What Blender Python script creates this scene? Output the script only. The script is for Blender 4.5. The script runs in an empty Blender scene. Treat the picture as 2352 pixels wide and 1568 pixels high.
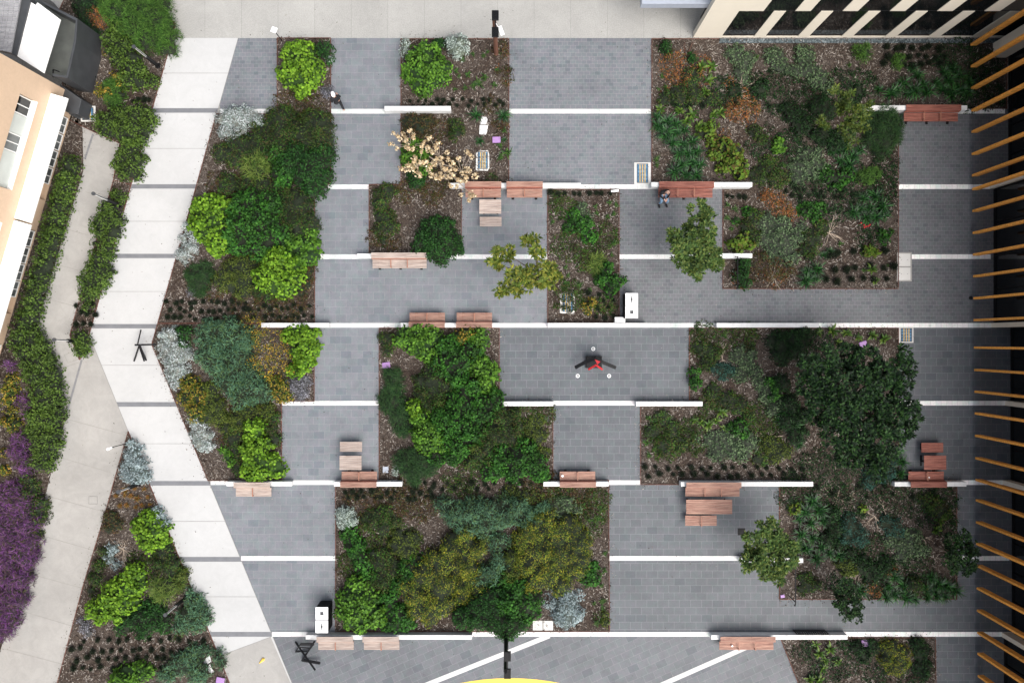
import bpy, math, random
import numpy as np
from mathutils import Vector
random.seed(7); RNG = np.random.default_rng(11)
K = 41.5      # drone picture units per metre on the ground
H = 42.0      # height of the drone
sc = bpy.context.scene
COL = sc.collection
def G(px, py, z=0.0):
    f = (H - z) / H
    return ((px - 1176) / K * f, (784 - py) / K * f, z)

# ------------------------------------------------------------------ materials
MATS = {}
def newmat(name):
    m = bpy.data.materials.new(name); m.use_nodes = True
    nt = m.node_tree; b = nt.nodes['Principled BSDF']
    MATS[name] = m
    return m, nt, b
def col4(c): return (c[0], c[1], c[2], 1)
def plain(name, c, rough=.6, metal=0, var=.12, scale=6, bump=.0, spec=.5):
    m, nt, b = newmat(name)
    tc = nt.nodes.new('ShaderNodeTexCoord'); n = nt.nodes.new('ShaderNodeTexNoise')
    n.inputs['Scale'].default_value = scale; n.inputs['Detail'].default_value = 6
    nt.links.new(tc.outputs['Object'], n.inputs['Vector'])
    r = nt.nodes.new('ShaderNodeValToRGB')
    r.color_ramp.elements[0].position = .3; r.color_ramp.elements[1].position = .7
    r.color_ramp.elements[0].color = col4([x * (1 - var) for x in c]); r.color_ramp.elements[1].color = col4([min(1, x * (1 + var)) for x in c])
    nt.links.new(n.outputs['Fac'], r.inputs['Fac']); nt.links.new(r.outputs['Color'], b.inputs['Base Color'])
    b.inputs['Roughness'].default_value = rough; b.inputs['Metallic'].default_value = metal
    b.inputs['Specular IOR Level'].default_value = spec
    if bump:
        bp = nt.nodes.new('ShaderNodeBump'); bp.inputs['Strength'].default_value = bump; bp.inputs['Distance'].default_value = .02
        n2 = nt.nodes.new('ShaderNodeTexNoise'); n2.inputs['Scale'].default_value = scale * 8; n2.inputs['Detail'].default_value = 4
        nt.links.new(tc.outputs['Object'], n2.inputs['Vector'])
        nt.links.new(n2.outputs['Fac'], bp.inputs['Height']); nt.links.new(bp.outputs['Normal'], b.inputs['Normal'])
    return m
def mixc(nt, fac, a, b, mode='MIX'):
    n = nt.nodes.new('ShaderNodeMix'); n.data_type = 'RGBA'; n.blend_type = mode
    for s, v in ((n.inputs[0], fac), (n.inputs[6], a), (n.inputs[7], b)):
        if hasattr(v, 'links'): nt.links.new(v, s)
        else: s.default_value = v if isinstance(v, float) else col4(v)
    return n.outputs[2]
def ramp(nt, src, stops):
    r = nt.nodes.new('ShaderNodeValToRGB'); e = r.color_ramp.elements
    while len(e) < len(stops): e.new(.5)
    for el, (p, c) in zip(e, stops):
        el.position = p; el.color = col4(c if not isinstance(c, (int, float)) else (c, c, c))
    nt.links.new(src, r.inputs['Fac']); return r.outputs['Color']
def noise(nt, vec, scale, detail=5, rough=.6, dist=0):
    n = nt.nodes.new('ShaderNodeTexNoise'); n.inputs['Scale'].default_value = scale; n.inputs['Detail'].default_value = detail
    n.inputs['Roughness'].default_value = rough; n.inputs['Distortion'].default_value = dist
    nt.links.new(vec, n.inputs['Vector']); return n.outputs['Fac']
def mapped(nt, rot=0, loc=(0, 0, 0), scale=(1, 1, 1)):
    tc = nt.nodes.new('ShaderNodeTexCoord'); mp = nt.nodes.new('ShaderNodeMapping')
    nt.links.new(tc.outputs['Object'], mp.inputs['Vector'])
    mp.inputs['Rotation'].default_value = (0, 0, rot); mp.inputs['Location'].default_value = loc; mp.inputs['Scale'].default_value = scale
    return mp.outputs['Vector']
def pavers(name, bw, bh, c1, c2, mort, rot=0, loc=(0, 0, 0), msize=.006):
    m, nt, b = newmat(name)
    v = mapped(nt, rot, loc)
    br = nt.nodes.new('ShaderNodeTexBrick'); nt.links.new(v, br.inputs['Vector'])
    br.inputs['Scale'].default_value = 1; br.inputs['Brick Width'].default_value = bw; br.inputs['Row Height'].default_value = bh
    br.inputs['Mortar Size'].default_value = msize; br.inputs['Mortar Smooth'].default_value = .1; br.inputs['Bias'].default_value = -.25
    br.inputs['Color1'].default_value = col4(c1); br.inputs['Color2'].default_value = col4(c2); br.inputs['Mortar'].default_value = col4(mort)
    br.offset = .5
    big = ramp(nt, noise(nt, v, .35, 6, .6), [(.3, .86), (.7, 1.12)])
    fine = ramp(nt, noise(nt, v, 14, 6, .7), [(.25, .88), (.75, 1.1)])
    blot = ramp(nt, noise(nt, v, 1.7, 8, .72, .6), [(.30, .86), (.5, 1.0), (.72, 1.10)])
    c = mixc(nt, 1.0, br.outputs['Color'], big, 'MULTIPLY'); c = mixc(nt, 1.0, c, fine, 'MULTIPLY'); c = mixc(nt, 1.0, c, blot, 'MULTIPLY')
    c = mixc(nt, 1.0, c, ramp(nt, noise(nt, v, 2.6, 4, .6), [(.38, (.95, 1.03, .99)), (.5, (1.0, 1.0, 1.0)), (.62, (1.04, .985, 1.02))]), 'MULTIPLY')
    # the odd darker, bluer stone
    br2 = nt.nodes.new('ShaderNodeTexBrick'); nt.links.new(v, br2.inputs['Vector'])
    br2.inputs['Scale'].default_value = 1; br2.inputs['Brick Width'].default_value = bw; br2.inputs['Row Height'].default_value = bh
    br2.inputs['Mortar Size'].default_value = 0; br2.inputs['Color1'].default_value = (0, 0, 0, 1); br2.inputs['Color2'].default_value = (1, 1, 1, 1)
    odd = ramp(nt, br2.outputs['Color'], [(.90, 0.0), (.93, 1.0)])
    c = mixc(nt, odd, c, mixc(nt, 1.0, c, (.90, .935, .95), 'MULTIPLY'))
    nt.links.new(c, b.inputs['Base Color']); b.inputs['Roughness'].default_value = .62
    bp = nt.nodes.new('ShaderNodeBump'); bp.inputs['Strength'].default_value = .35; bp.inputs['Distance'].default_value = .01
    nt.links.new(noise(nt, v, 40, 5), bp.inputs['Height']); nt.links.new(bp.outputs['Normal'], b.inputs['Normal'])
    return m
def concrete(name, c, stain=.1, speck=.12, bw=None, bh=50, loc=(0, 0, 0), rot=0, jc=.7, fine=30):
    m, nt, b = newmat(name); v = mapped(nt, rot, loc)
    s1 = ramp(nt, noise(nt, v, .25, 7, .65, .4), [(.3, 1 - stain), (.7, 1 + stain * .5)])
    s2 = ramp(nt, noise(nt, v, fine, 4, .8), [(.3, 1 - speck), (.7, 1 + speck)])
    s3 = ramp(nt, noise(nt, v, 1.6, 8, .7, 1.2), [(.35, 1 - stain * .6), (.6, 1.0)])
    cc = mixc(nt, 1.0, c, s1, 'MULTIPLY'); cc = mixc(nt, 1.0, cc, s2, 'MULTIPLY'); cc = mixc(nt, 1.0, cc, s3, 'MULTIPLY')
    if bw:
        br = nt.nodes.new('ShaderNodeTexBrick'); nt.links.new(v, br.inputs['Vector'])
        br.inputs['Scale'].default_value = 1; br.inputs['Brick Width'].default_value = bw; br.inputs['Row Height'].default_value = bh
        br.inputs['Mortar Size'].default_value = .008; br.offset = 0
        br.inputs['Color1'].default_value = (1, 1, 1, 1); br.inputs['Color2'].default_value = (.95, .95, .95, 1); br.inputs['Mortar'].default_value = (jc, jc, jc, 1)
        cc = mixc(nt, 1.0, cc, br.outputs['Color'], 'MULTIPLY')
    nt.links.new(cc, b.inputs['Base Color']); b.inputs['Roughness'].default_value = .75
    bp = nt.nodes.new('ShaderNodeBump'); bp.inputs['Strength'].default_value = .25; bp.inputs['Distance'].default_value = .005
    nt.links.new(noise(nt, v, 60, 4), bp.inputs['Height']); nt.links.new(bp.outputs['Normal'], b.inputs['Normal'])
    return m
def leafmat(name, cols, rough=.65, patch=None, spec=.18, metal=0):
    m, nt, b = newmat(name)
    g = nt.nodes.new('ShaderNodeNewGeometry')
    n = len(cols)
    c = ramp(nt, g.outputs['Random Per Island'], [((i + .5) / n, cols[i]) for i in range(n)])
    v = mapped(nt)
    pc = patch or (.58, 1.02)
    c = mixc(nt, 1.0, c, ramp(nt, noise(nt, v, 1.3, 4, .6), [(.35, pc[0]), (.65, pc[1])]), 'MULTIPLY')
    nt.links.new(c, b.inputs['Base Color']); b.inputs['Roughness'].default_value = rough
    b.inputs['Specular IOR Level'].default_value = spec
    return m
def wood(name, dark, light, wear=.5):
    m, nt, b = newmat(name)
    v = mapped(nt, scale=(.55, 14, 14)); v2 = mapped(nt, scale=(.35, 3, 3))
    grain = noise(nt, v, 2.2, 8, .7, .3)
    c = ramp(nt, grain, [(.5 - wear * .3, dark), (.62 - wear * .12, light), (.9, [x * 1.15 for x in light])])
    c = mixc(nt, 1.0, c, ramp(nt, noise(nt, v2, 3, 5), [(.35, .75), (.65, 1.15)]), 'MULTIPLY')
    oi = nt.nodes.new('ShaderNodeObjectInfo')
    c = mixc(nt, 1.0, c, ramp(nt, oi.outputs['Random'], [(0, .86), (1, 1.1)]), 'MULTIPLY')
    nt.links.new(c, b.inputs['Base Color']); b.inputs['Roughness'].default_value = .7
    return m

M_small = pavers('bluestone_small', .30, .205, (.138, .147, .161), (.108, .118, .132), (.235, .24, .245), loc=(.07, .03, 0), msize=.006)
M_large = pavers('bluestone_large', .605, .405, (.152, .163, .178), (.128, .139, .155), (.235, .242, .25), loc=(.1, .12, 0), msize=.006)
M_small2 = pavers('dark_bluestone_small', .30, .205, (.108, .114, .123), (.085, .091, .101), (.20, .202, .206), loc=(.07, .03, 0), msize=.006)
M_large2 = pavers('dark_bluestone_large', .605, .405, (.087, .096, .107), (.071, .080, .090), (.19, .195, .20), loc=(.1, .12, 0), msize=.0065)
M_diag = pavers('bluestone_diagonal', .605, .405, (.112, .119, .130), (.088, .096, .107), (.19, .195, .20), rot=-math.radians(24), msize=.006)
M_stone = pavers('white_stone_units', .605, 30, (.60, .598, .585), (.55, .548, .535), (.45, .44, .43), loc=(.1, 15, 0), msize=.009)
M_stone_fine = pavers('white_stone_units_narrow', .30, 30, (.60, .598, .585), (.55, .548, .535), (.46, .45, .44), loc=(.1, 15, 0), msize=.008)
M_stone_lightened = pavers('white_stone_units_lightened', .30, 30, (.88, .87, .84), (.84, .83, .80), (.60, .59, .57), loc=(.1, 15, 0), msize=.008)  # same white stone, colour raised to stand in for light the east lacks
M_wall = concrete('white_render', (.74, .74, .73), .20, .05, bw=1.1, bh=30, loc=(0, 15, 0), jc=.82)
M_plaza = concrete('aggregate_concrete', (.335, .33, .31), .14, .2, bw=84 / K, bh=80, loc=(-(638.8 - 1176) / K + 40 * 84 / K, 40, 0), jc=.62, fine=18)
M_white = concrete('white_concrete', (.44, .442, .437), .09, .05)
M_beige = concrete('beige_concrete', (.325, .315, .295), .18, .06, fine=22)
M_band = plain('dark_stone_band', (.145, .15, .16), .6, var=.1, scale=3)
M_joint = plain('joint_filler', (.22, .215, .205), .8)
M_bjoint = plain('beige_joint_filler', (.24, .23, .21), .8)
M_drain = plain('slot_drain_steel', (.17, .17, .175), .5)
M_edge = plain('rusty_edging', (.10, .035, .022), .8, var=.3)
M_red = wood('jarrah_red', (.15, .032, .020), (.32, .12, .085), .45)
M_mid = wood('jarrah_weathered', (.16, .045, .032), (.36, .21, .155), .65)
M_pale = wood('jarrah_silvered', (.20, .12, .09), (.42, .345, .30), .8)
M_arm = plain('copper_brown_arm', (.30, .13, .08), .5)
M_black = plain('black_steel', (.006, .006, .007), .5, spec=.25)
M_char = plain('charcoal_metal', (.045, .048, .052), .5, var=.15, scale=2)
M_glass = plain('dark_glass', (.006, .007, .008), .08, var=.3, scale=.7)
M_glassg = plain('grey_glass', (.10, .11, .11), .15, var=.5, scale=1.2)
M_cream = concrete('cream_panel', (.72, .66, .55), .05, .02)
M_peach = concrete('peach_render', (.60, .44, .31), .10, .05, fine=9)
M_sash = plain('white_paint', (.84, .84, .82), .4, var=.03)
M_pallet = plain('painted_grey_slab', (.50, .53, .50), .5, var=.08, scale=1.4)
M_fin = wood('orange_timber', (.74, .24, .03), (.92, .42, .08), .55)
M_gravel = None
M_yel = plain('yellow_rubber', (.84, .56, .09), .7, var=.05, scale=2)
M_binw = plain('white_powdercoat', (.86, .86, .86), .35, var=.02)
M_purple = plain('purple_plastic', (.34, .19, .42), .5, var=.08)
M_skin = plain('skin', (.62, .36, .27), .5, var=.05)
M_jean = plain('blue_denim', (.16, .26, .38), .8, var=.2, scale=20)
M_cloth = plain('black_cloth', (.008, .008, .010), .85)
M_hair = plain('grey_hair', (.55, .53, .50), .8)
M_redp = plain('red_paint', (.42, .02, .025), .4, var=.06)
M_bark = plain('bark', (.13, .095, .07), .85, var=.3, scale=9)
M_dry = plain('dry_wood', (.38, .31, .24), .85, var=.25, scale=9)
M_rust = plain('rusty_steel', (.12, .05, .03), .8)
M_water_blue = plain('blue_grate', (.10, .28, .48), .5, var=.4, scale=8)
M_gyel = plain('ochre_grate', (.42, .30, .12), .6, var=.3, scale=8)
M_lampw = plain('lamp_lens', (.62, .62, .60), .3)
M_cover = concrete('cover_concrete', (.60, .59, .56), .1, .06)
M_bluegrey = plain('blue_grey_paint', (.33, .36, .42), .5, var=.06)
M_roof = wood('ribbed_roof_grey', (.20, .20, .21), (.36, .36, .37), .5)

def mk_gravel():
    m, nt, b = newmat('blue_gravel'); v = mapped(nt)
    vo = nt.nodes.new('ShaderNodeTexVoronoi'); vo.inputs['Scale'].default_value = 14; nt.links.new(v, vo.inputs['Vector'])
    c = ramp(nt, vo.outputs['Color'], [(.2, (.02, .03, .035)), (.6, (.06, .085, .095)), (.95, (.22, .25, .26))])
    nt.links.new(c, b.inputs['Base Color']); return m
M_gravel = mk_gravel()
def mk_mulch():
    m, nt, b = newmat('bark_mulch_soil'); v = mapped(nt)
    n1 = noise(nt, v, 16, 9, .75, 1.5); n2 = noise(nt, v, .5, 4, .6)
    c = ramp(nt, n1, [(.34, (.012, .009, .007)), (.48, (.060, .044, .034)), (.58, (.16, .13, .11)), (.70, (.36, .32, .28))])
    c = mixc(nt, 1.0, c, ramp(nt, n2, [(.36, (.42, .34, .28)), (.62, (.76, .76, .76))]), 'MULTIPLY')
    nt.links.new(c, b.inputs['Base Color']); b.inputs['Roughness'].default_value = .95
    bp = nt.nodes.new('ShaderNodeBump'); bp.inputs['Strength'].default_value = 1; bp.inputs['Distance'].default_value = .05
    nt.links.new(n1, bp.inputs['Height']); nt.links.new(bp.outputs['Normal'], b.inputs['Normal'])
    return m
M_mulch = mk_mulch()
M_chip = leafmat('bark_chip', [(.03, .02, .015), (.10, .075, .055), (.18, .15, .125), (.36, .325, .29)], .9)

# ------------------------------------------------------------------ mesh building
class MB:
    def __init__(s): s.v = []; s.f = []; s.m = []; s.mi = 0
    def add(s, vs, fs):
        o = len(s.v); s.v += [tuple(x) for x in vs]; s.f += [tuple(i + o for i in f) for f in fs]; s.m += [s.mi] * len(fs); return s
    def box(s, x0, x1, y0, y1, z0, z1):
        x0, x1 = min(x0, x1), max(x0, x1); y0, y1 = min(y0, y1), max(y0, y1)
        return s.add([(x0, y0, z0), (x1, y0, z0), (x1, y1, z0), (x0, y1, z0), (x0, y0, z1), (x1, y0, z1), (x1, y1, z1), (x0, y1, z1)],
                     [(0, 3, 2, 1), (4, 5, 6, 7), (0, 1, 5, 4), (1, 2, 6, 5), (2, 3, 7, 6), (3, 0, 4, 7)])
    def prism(s, poly, z0, z1):
        n = len(poly); a = sum(poly[i][0] * poly[(i + 1) % n][1] - poly[(i + 1) % n][0] * poly[i][1] for i in range(n))
        if a < 0: poly = poly[::-1]
        return s.add([(p[0], p[1], z0) for p in poly] + [(p[0], p[1], z1) for p in poly],
                     [tuple(range(n - 1, -1, -1)), tuple(range(n, 2 * n))] + [(i, (i + 1) % n, n + (i + 1) % n, n + i) for i in range(n)])
    def sheet(s, poly, z):
        n = len(poly); a = sum(poly[i][0] * poly[(i + 1) % n][1] - poly[(i + 1) % n][0] * poly[i][1] for i in range(n))
        if a < 0: poly = poly[::-1]
        return s.add([(p[0], p[1], z) for p in poly], [tuple(range(n))])
    def tube(s, pts, r, n=8, cap=True):
        pts = [Vector(p) for p in pts]; rs = r if isinstance(r, (list, tuple)) else [r] * len(pts)
        vs = []; fs = []
        for i, p in enumerate(pts):
            d = (pts[min(i + 1, len(pts) - 1)] - pts[max(i - 1, 0)]).normalized()
            a = d.cross(Vector((0, 0, 1)) if abs(d.z) < .9 else Vector((1, 0, 0))).normalized(); b = d.cross(a)
            for k in range(n):
                t = 2 * math.pi * k / n; vs.append(p + (a * math.cos(t) + b * math.sin(t)) * rs[i])
        for i in range(len(pts) - 1):
            for k in range(n): fs.append((i * n + k, i * n + (k + 1) % n, (i + 1) * n + (k + 1) % n, (i + 1) * n + k))
        if cap: fs += [tuple(range(n)), tuple(range((len(pts) - 1) * n + n - 1, (len(pts) - 1) * n - 1, -1))]
        return s.add(vs, fs)
    def bar(s, p, q, w, h):     # rectangular bar between two points
        p, q = Vector(p), Vector(q); d = (q - p).normalized()
        a = d.cross(Vector((0, 0, 1)) if abs(d.z) < .95 else Vector((1, 0, 0))).normalized(); b = d.cross(a)
        vs = [c + a * i * w / 2 + b * j * h / 2 for c in (p, q) for i, j in ((-1, -1), (1, -1), (1, 1), (-1, 1))]
        return s.add(vs, [(0, 1, 2, 3), (7, 6, 5, 4), (0, 4, 5, 1), (1, 5, 6, 2), (2, 6, 7, 3), (3, 7, 4, 0)])
    def lathe(s, prof, n=20, c=(0, 0)):
        vs = [(c[0] + r * math.cos(2 * math.pi * k / n), c[1] + r * math.sin(2 * math.pi * k / n), z) for r, z in prof for k in range(n)]
        fs = [(i * n + k, i * n + (k + 1) % n, (i + 1) * n + (k + 1) % n, (i + 1) * n + k) for i in range(len(prof) - 1) for k in range(n)]
        fs += [tuple(range(n - 1, -1, -1)), tuple(range((len(prof) - 1) * n, len(prof) * n))]
        return s.add(vs, fs)
    def build(s, name, mat, parent=None, bevel=0, shift=True):
        me = bpy.data.meshes.new(name)
        off = Vector((0, 0, 0))
        if parent is not None and shift: off = world_of(parent)
        me.from_pydata([Vector(v) - off for v in s.v], [], s.f)
        ms = mat if isinstance(mat, list) else [mat]
        for x in ms: me.materials.append(x)
        if len(ms) > 1: me.polygons.foreach_set('material_index', s.m)
        me.update(); o = bpy.data.objects.new(name, me); COL.objects.link(o)
        if parent is not None: o.parent = parent
        if bevel:
            b = o.modifiers.new('bevel', 'BEVEL'); b.width = bevel; b.segments = 2; b.limit_method = 'ANGLE'
        return o
def world_of(o):
    v = Vector(o.location); p = o.parent
    while p is not None: v = v + Vector(p.location); p = p.parent
    return v
def tag(o, label=None, cat=None, group=None, kind=None):
    if label: o['label'] = label
    if cat: o['category'] = cat
    if group: o['group'] = group
    if kind: o['kind'] = kind
    return o
def empty(name, loc, rz=0):
    o = bpy.data.objects.new(name, None); o.location = loc; o.rotation_euler = (0, 0, rz); o.empty_display_size = .2; COL.objects.link(o); return o
def copy_tree(o, parent=None):
    c = o.copy(); COL.objects.link(c)
    if parent is not None: c.parent = parent
    for ch in [x for x in CH.get(o.name, o.children)]: copy_tree(ch, c)
    return c
CH = {}
def P2(pts, z=0): return [G(x, y, z)[:2] for x, y in pts]
def struct(name, mb, mat): return tag(mb.build(name, mat), kind='structure')

# ------------------------------------------------------------------ ground and paving
mb = MB(); mb.sheet([(-300, -300), (300, -300), (300, 300), (-300, 300)], -.03); struct('ground', mb, M_plaza)
def rects(lst, z):
    mb = MB()
    for r in lst:
        mb.sheet(P2([(r[0], r[1]), (r[2], r[1]), (r[2], r[3]), (r[0], r[3])]), z)
    return mb
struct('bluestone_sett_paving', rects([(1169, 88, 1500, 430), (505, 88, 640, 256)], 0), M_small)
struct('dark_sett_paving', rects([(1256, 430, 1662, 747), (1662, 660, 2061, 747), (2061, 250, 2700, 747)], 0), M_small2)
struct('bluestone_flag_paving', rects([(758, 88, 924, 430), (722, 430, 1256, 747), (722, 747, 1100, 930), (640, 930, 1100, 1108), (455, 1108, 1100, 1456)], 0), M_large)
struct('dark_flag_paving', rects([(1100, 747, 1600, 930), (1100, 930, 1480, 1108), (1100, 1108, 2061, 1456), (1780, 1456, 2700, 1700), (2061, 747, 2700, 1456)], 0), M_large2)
mb = MB(); mb.sheet(P2([(610, 1456), (1790, 1456), (1828, 1568), (1880, 1700), (610, 1700)]), .004); struct('diagonal_paving', mb, M_diag)
mb = MB(); mb.sheet(P2([(350, -300), (2900, -300), (2900, 88), (398, 88), (404, 55), (352, 0)]), .004); struct('plaza_pavement', mb, M_plaza)
mb = MB(); mb.sheet(P2([(353, 6), (374, 26), (430, -28), (408, -50)]), .010); struct('white_ground_strip', mb, M_white)
# white footpath, its dark bands and its joints
def lx(y): return 205 + (770 - y) * .2797 if y < 770 else 205 + (y - 770) * .4056
def rx(y): return 349 + (791 - y) * .2811 if y < 791 else 349 + (y - 791) * .4135
mb = MB(); mb.sheet(P2([(lx(88), 88), (lx(770), 770), (lx(1700), 1700), (rx(1700), 1700), (rx(791), 791), (rx(88), 88)]), .009); struct('white_footpath', mb, M_white)
mb = MB()
for y0, y1 in ((249, 259.5), (423.5, 433.5), (583, 593), (744, 754), (923, 933.5), (1104, 1114.5), (1278, 1289), (1450, 1461)):
    mb.sheet(P2([(lx(y0), y0), (rx(y0), y0), (rx(y1), y1), (lx(y1), y1)]), .014)
struct('dark_path_band', mb, M_band)
mb = MB()
for y in (168, 341, 508, 669, 838, 1018, 1196, 1369): mb.sheet(P2([(lx(y), y), (rx(y), y), (rx(y + .9), y + .9), (lx(y + .9), y + .9)]), .014)
mb.sheet(P2([(lx(1505), 1505), (622, 1461), (623, 1462), (lx(1506), 1506)]), .014)
for f0, f1 in (((lx(88), 88), (lx(770), 770)), ((lx(770), 770), (lx(1700), 1700)), ((rx(88), 88), (rx(791), 791)), ((rx(791), 791), (rx(1700), 1700))):
    mb.sheet(P2([f0, f1, (f1[0] + 1.1, f1[1]), (f0[0] + 1.1, f0[1])]), .0145)
struct('footpath_joint', mb, M_joint)
mb = MB(); mb.sheet(P2([(lx(1506), 1506), (622, 1461.5), (rx(1700), 1700), (lx(1700), 1700)]), .0125); struct('beige_footpath_end', mb, M_beige)
mb = MB(); mb.sheet(P2([(158, 278), (215, 303), (276, 330), (262, 414), (lx(752), 752), (205, 770), (lx(1000), 1000), (295, 990), (262, 1106), (243, 1176), (191, 1346), (132, 1568), (94, 1700), (-60, 1700), (10, 1463), (100, 1154), (151, 959), (78, 765), (192, 392), (140, 345)]), .005)
struct('beige_footpath', mb, M_beige)
mb = MB()
for a, b in (((197, 441), (170 + 75, 455)), ((152, 526), (205, 541)), ((128, 607), (180, 621)), ((103, 685), (172, 703)), ((151, 961), (290, 999)), ((120, 854), (181, 832)), ((133, 1048), (255, 1085)),
             ((104, 1137), (245, 1176)), ((92, 1228), (215, 1263)), ((65, 1316), (190, 1350)), ((43, 1400), (167, 1437)), ((10, 1489), (147, 1525)), ((148, 815), (156, 833)), ((156, 833), (181, 824)), ((148, 815), (170, 806))):
    a3, b3 = Vector(G(*a)), Vector(G(*b)); n = (b3 - a3).normalized().cross(Vector((0, 0, 1))) * .011
    mb.sheet([(a3 + n)[:2], (b3 + n)[:2], (b3 - n)[:2], (a3 - n)[:2]], .0105)
struct('beige_footpath_joint', mb, M_bjoint)
mb = MB()
for a, b in (((214, 308), (195, 366)), ((188, 826), (153, 950))):
    a3, b3 = Vector(G(*a)), Vector(G(*b)); n = (b3 - a3).normalized().cross(Vector((0, 0, 1))) * .055
    mb.sheet([(a3 + n)[:2], (b3 + n)[:2], (b3 - n)[:2], (a3 - n)[:2]], .012)
struct('path_drain_strip', mb, M_drain)
# yellow rubber disc and diagonal stone lines
c = G(1172, 1556 + 586); mb = MB(); mb.sheet([(c[0] + 586 / K * math.cos(t * math.pi / 60), c[1] + 586 / K * math.sin(t * math.pi / 60)) for t in range(120)], .012); struct('yellow_play_surface', mb, M_yel)
mb = MB()
for a, b in (((900, 1603), (1262, 1459)), ((1450, 1602), (1745, 1472))):
    a3, b3 = Vector(G(*a)), Vector(G(*b)); n = (b3 - a3).normalized().cross(Vector((0, 0, 1))) * .13
    mb.sheet([(a3 + n)[:2], (b3 + n)[:2], (b3 - n)[:2], (a3 - n)[:2]], .008)
struct('diagonal_stone_line', mb, concrete('white_stone_line', (.58, .575, .56), .08, .05))
# flush stone bands across the paving
ROWS = dict(a=256, b=429, c=589.5, d=747, e=925.5, f=1107.5, g=1281.3, h=1455.5)
def band(x0, x1, y, fine=False):
    mb = MB(); p = G(x0, y + 5.3); q = G(x1, y - 5.3); mb.box(p[0], q[0], p[1], q[1], -.02, .0172)
    return struct('stone_band', mb, M_stone_lightened if x0 > 1850 else M_stone_fine if fine else M_stone)
for x0, x1, r, fi in ((506, 637, 'a', 0), (761, 895, 'a', 0), (1170, 1495, 'a', 1), (2190, 2308, 'a', 1), (724, 847, 'b', 0), (1320, 1504, 'b', 1), (2063, 2274, 'b', 1), (723, 830, 'c', 0), (1040, 1258, 'c', 0), (1423, 1600, 'c', 1),
                      (2064, 2275, 'c', 1), (745, 925, 'd', 0), (1135, 1262, 'd', 0), (1480, 1650, 'd', 1), (1875, 2277, 'd', 1), (647, 871, 'e', 0), (1255, 1480, 'e', 0), (2064, 2314, 'e', 0), (484, 525, 'f', 0), (655, 775, 'f', 0), (1385, 1570, 'f', 0), (2200, 2310, 'f', 0),
                      (554, 771, 'g', 0), (1400, 1800, 'g', 0), (2196, 2318, 'g', 0), (625, 712, 'h', 0), (1075, 1645, 'h', 0), (1935, 2330, 'h', 0)):
    band(x0, x1, ROWS[r], fi)

# ------------------------------------------------------------------ garden beds
BEDS = {
 'W1': [(637, 88), (760, 88), (760, 424), (723, 424), (723, 742), (rx(742), 742), (rx(262), 262), (637, 262)],
 'W2': [(rx(743), 743), (600, 743), (600, 753), (722, 753), (722, 921), (647, 921), (647, 1103), (478, 1103), (rx(791), 791)],
 'N2': [(921, 90), (1169, 90), (1169, 424), (1060, 424), (1060, 584), (848, 584), (848, 424), (921, 424)],
 'E1': [(1258, 435), (1422, 435), (1422, 741), (1258, 741)],
 'NE': [(1497, 90), (2312, 90), (2312, 250), (2063, 250), (2063, 663), (1660, 663), (1660, 424), (1497, 424)],
 'C': [(871, 753), (1147, 753), (1147, 921), (1270, 921), (1270, 1102), (1398, 1102), (1400, 1449), (771, 1449), (771, 1112), (871, 1112)],
 'SE': [(1583, 753), (2063, 753), (2063, 1102), (2197, 1102), (2197, 1375), (1790, 1375), (1790, 1112), (1471, 1112), (1471, 921), (1583, 921)],
 'SE2': [(1792, 1463), (2148, 1463), (2150, 1640), (1862, 1640)],
 'SW': [(295, 990), (lx(1640) - 1, 1640), (110, 1640), (132, 1568), (191, 1346), (243, 1176), (262, 1106)],
 'MW': [(lx(425), 425), (261, 414), (175, 717), (161, 770), (183, 826), (200, 800), (205, 770)],
 'NW': [(185, -80), (350, -80), (350, 0), (403, 55), (lx(88), 88), (lx(425), 425), (261, 414), (276, 330), (215, 303), (160, 276), (120, 60)],
 'WH': [(192, 392), (78, 765), (151, 959), (100, 1154), (10, 1463), (-60, 1700), (-300, 1700), (-300, 700), (-10, 850), (176, 221), (190, 300)],
}
LBL = dict(W1='long', W2='kinked')
EDGE = MB()
for k, poly in BEDS.items():
    mb = MB(); mb.sheet(P2(poly), .018); o = mb.build('mulch_soil', M_mulch); tag(o, kind='structure')
    if k in ('WH',): continue
    q = P2(poly)
    for i in range(len(q)):
        a, b = Vector((*q[i], 0)), Vector((*q[(i + 1) % len(q)], 0)); d = (b - a)
        if d.length < .3: continue
        d.normalize(); n = d.cross(Vector((0, 0, 1))) * .017
        EDGE.prism([(a + n)[:2], (b + n)[:2], (b - n)[:2], (a - n)[:2]], .0, .045 + .0007 * (i % 3))
tag(EDGE.build('bed_edging', M_edge), kind='structure')
mb = MB(); p = G(1652, 100); q = G(2313, 90); mb.box(p[0], q[0], p[1], q[1], 0, .06); tag(mb.build('gravel_strip', M_gravel), kind='structure')

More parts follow.
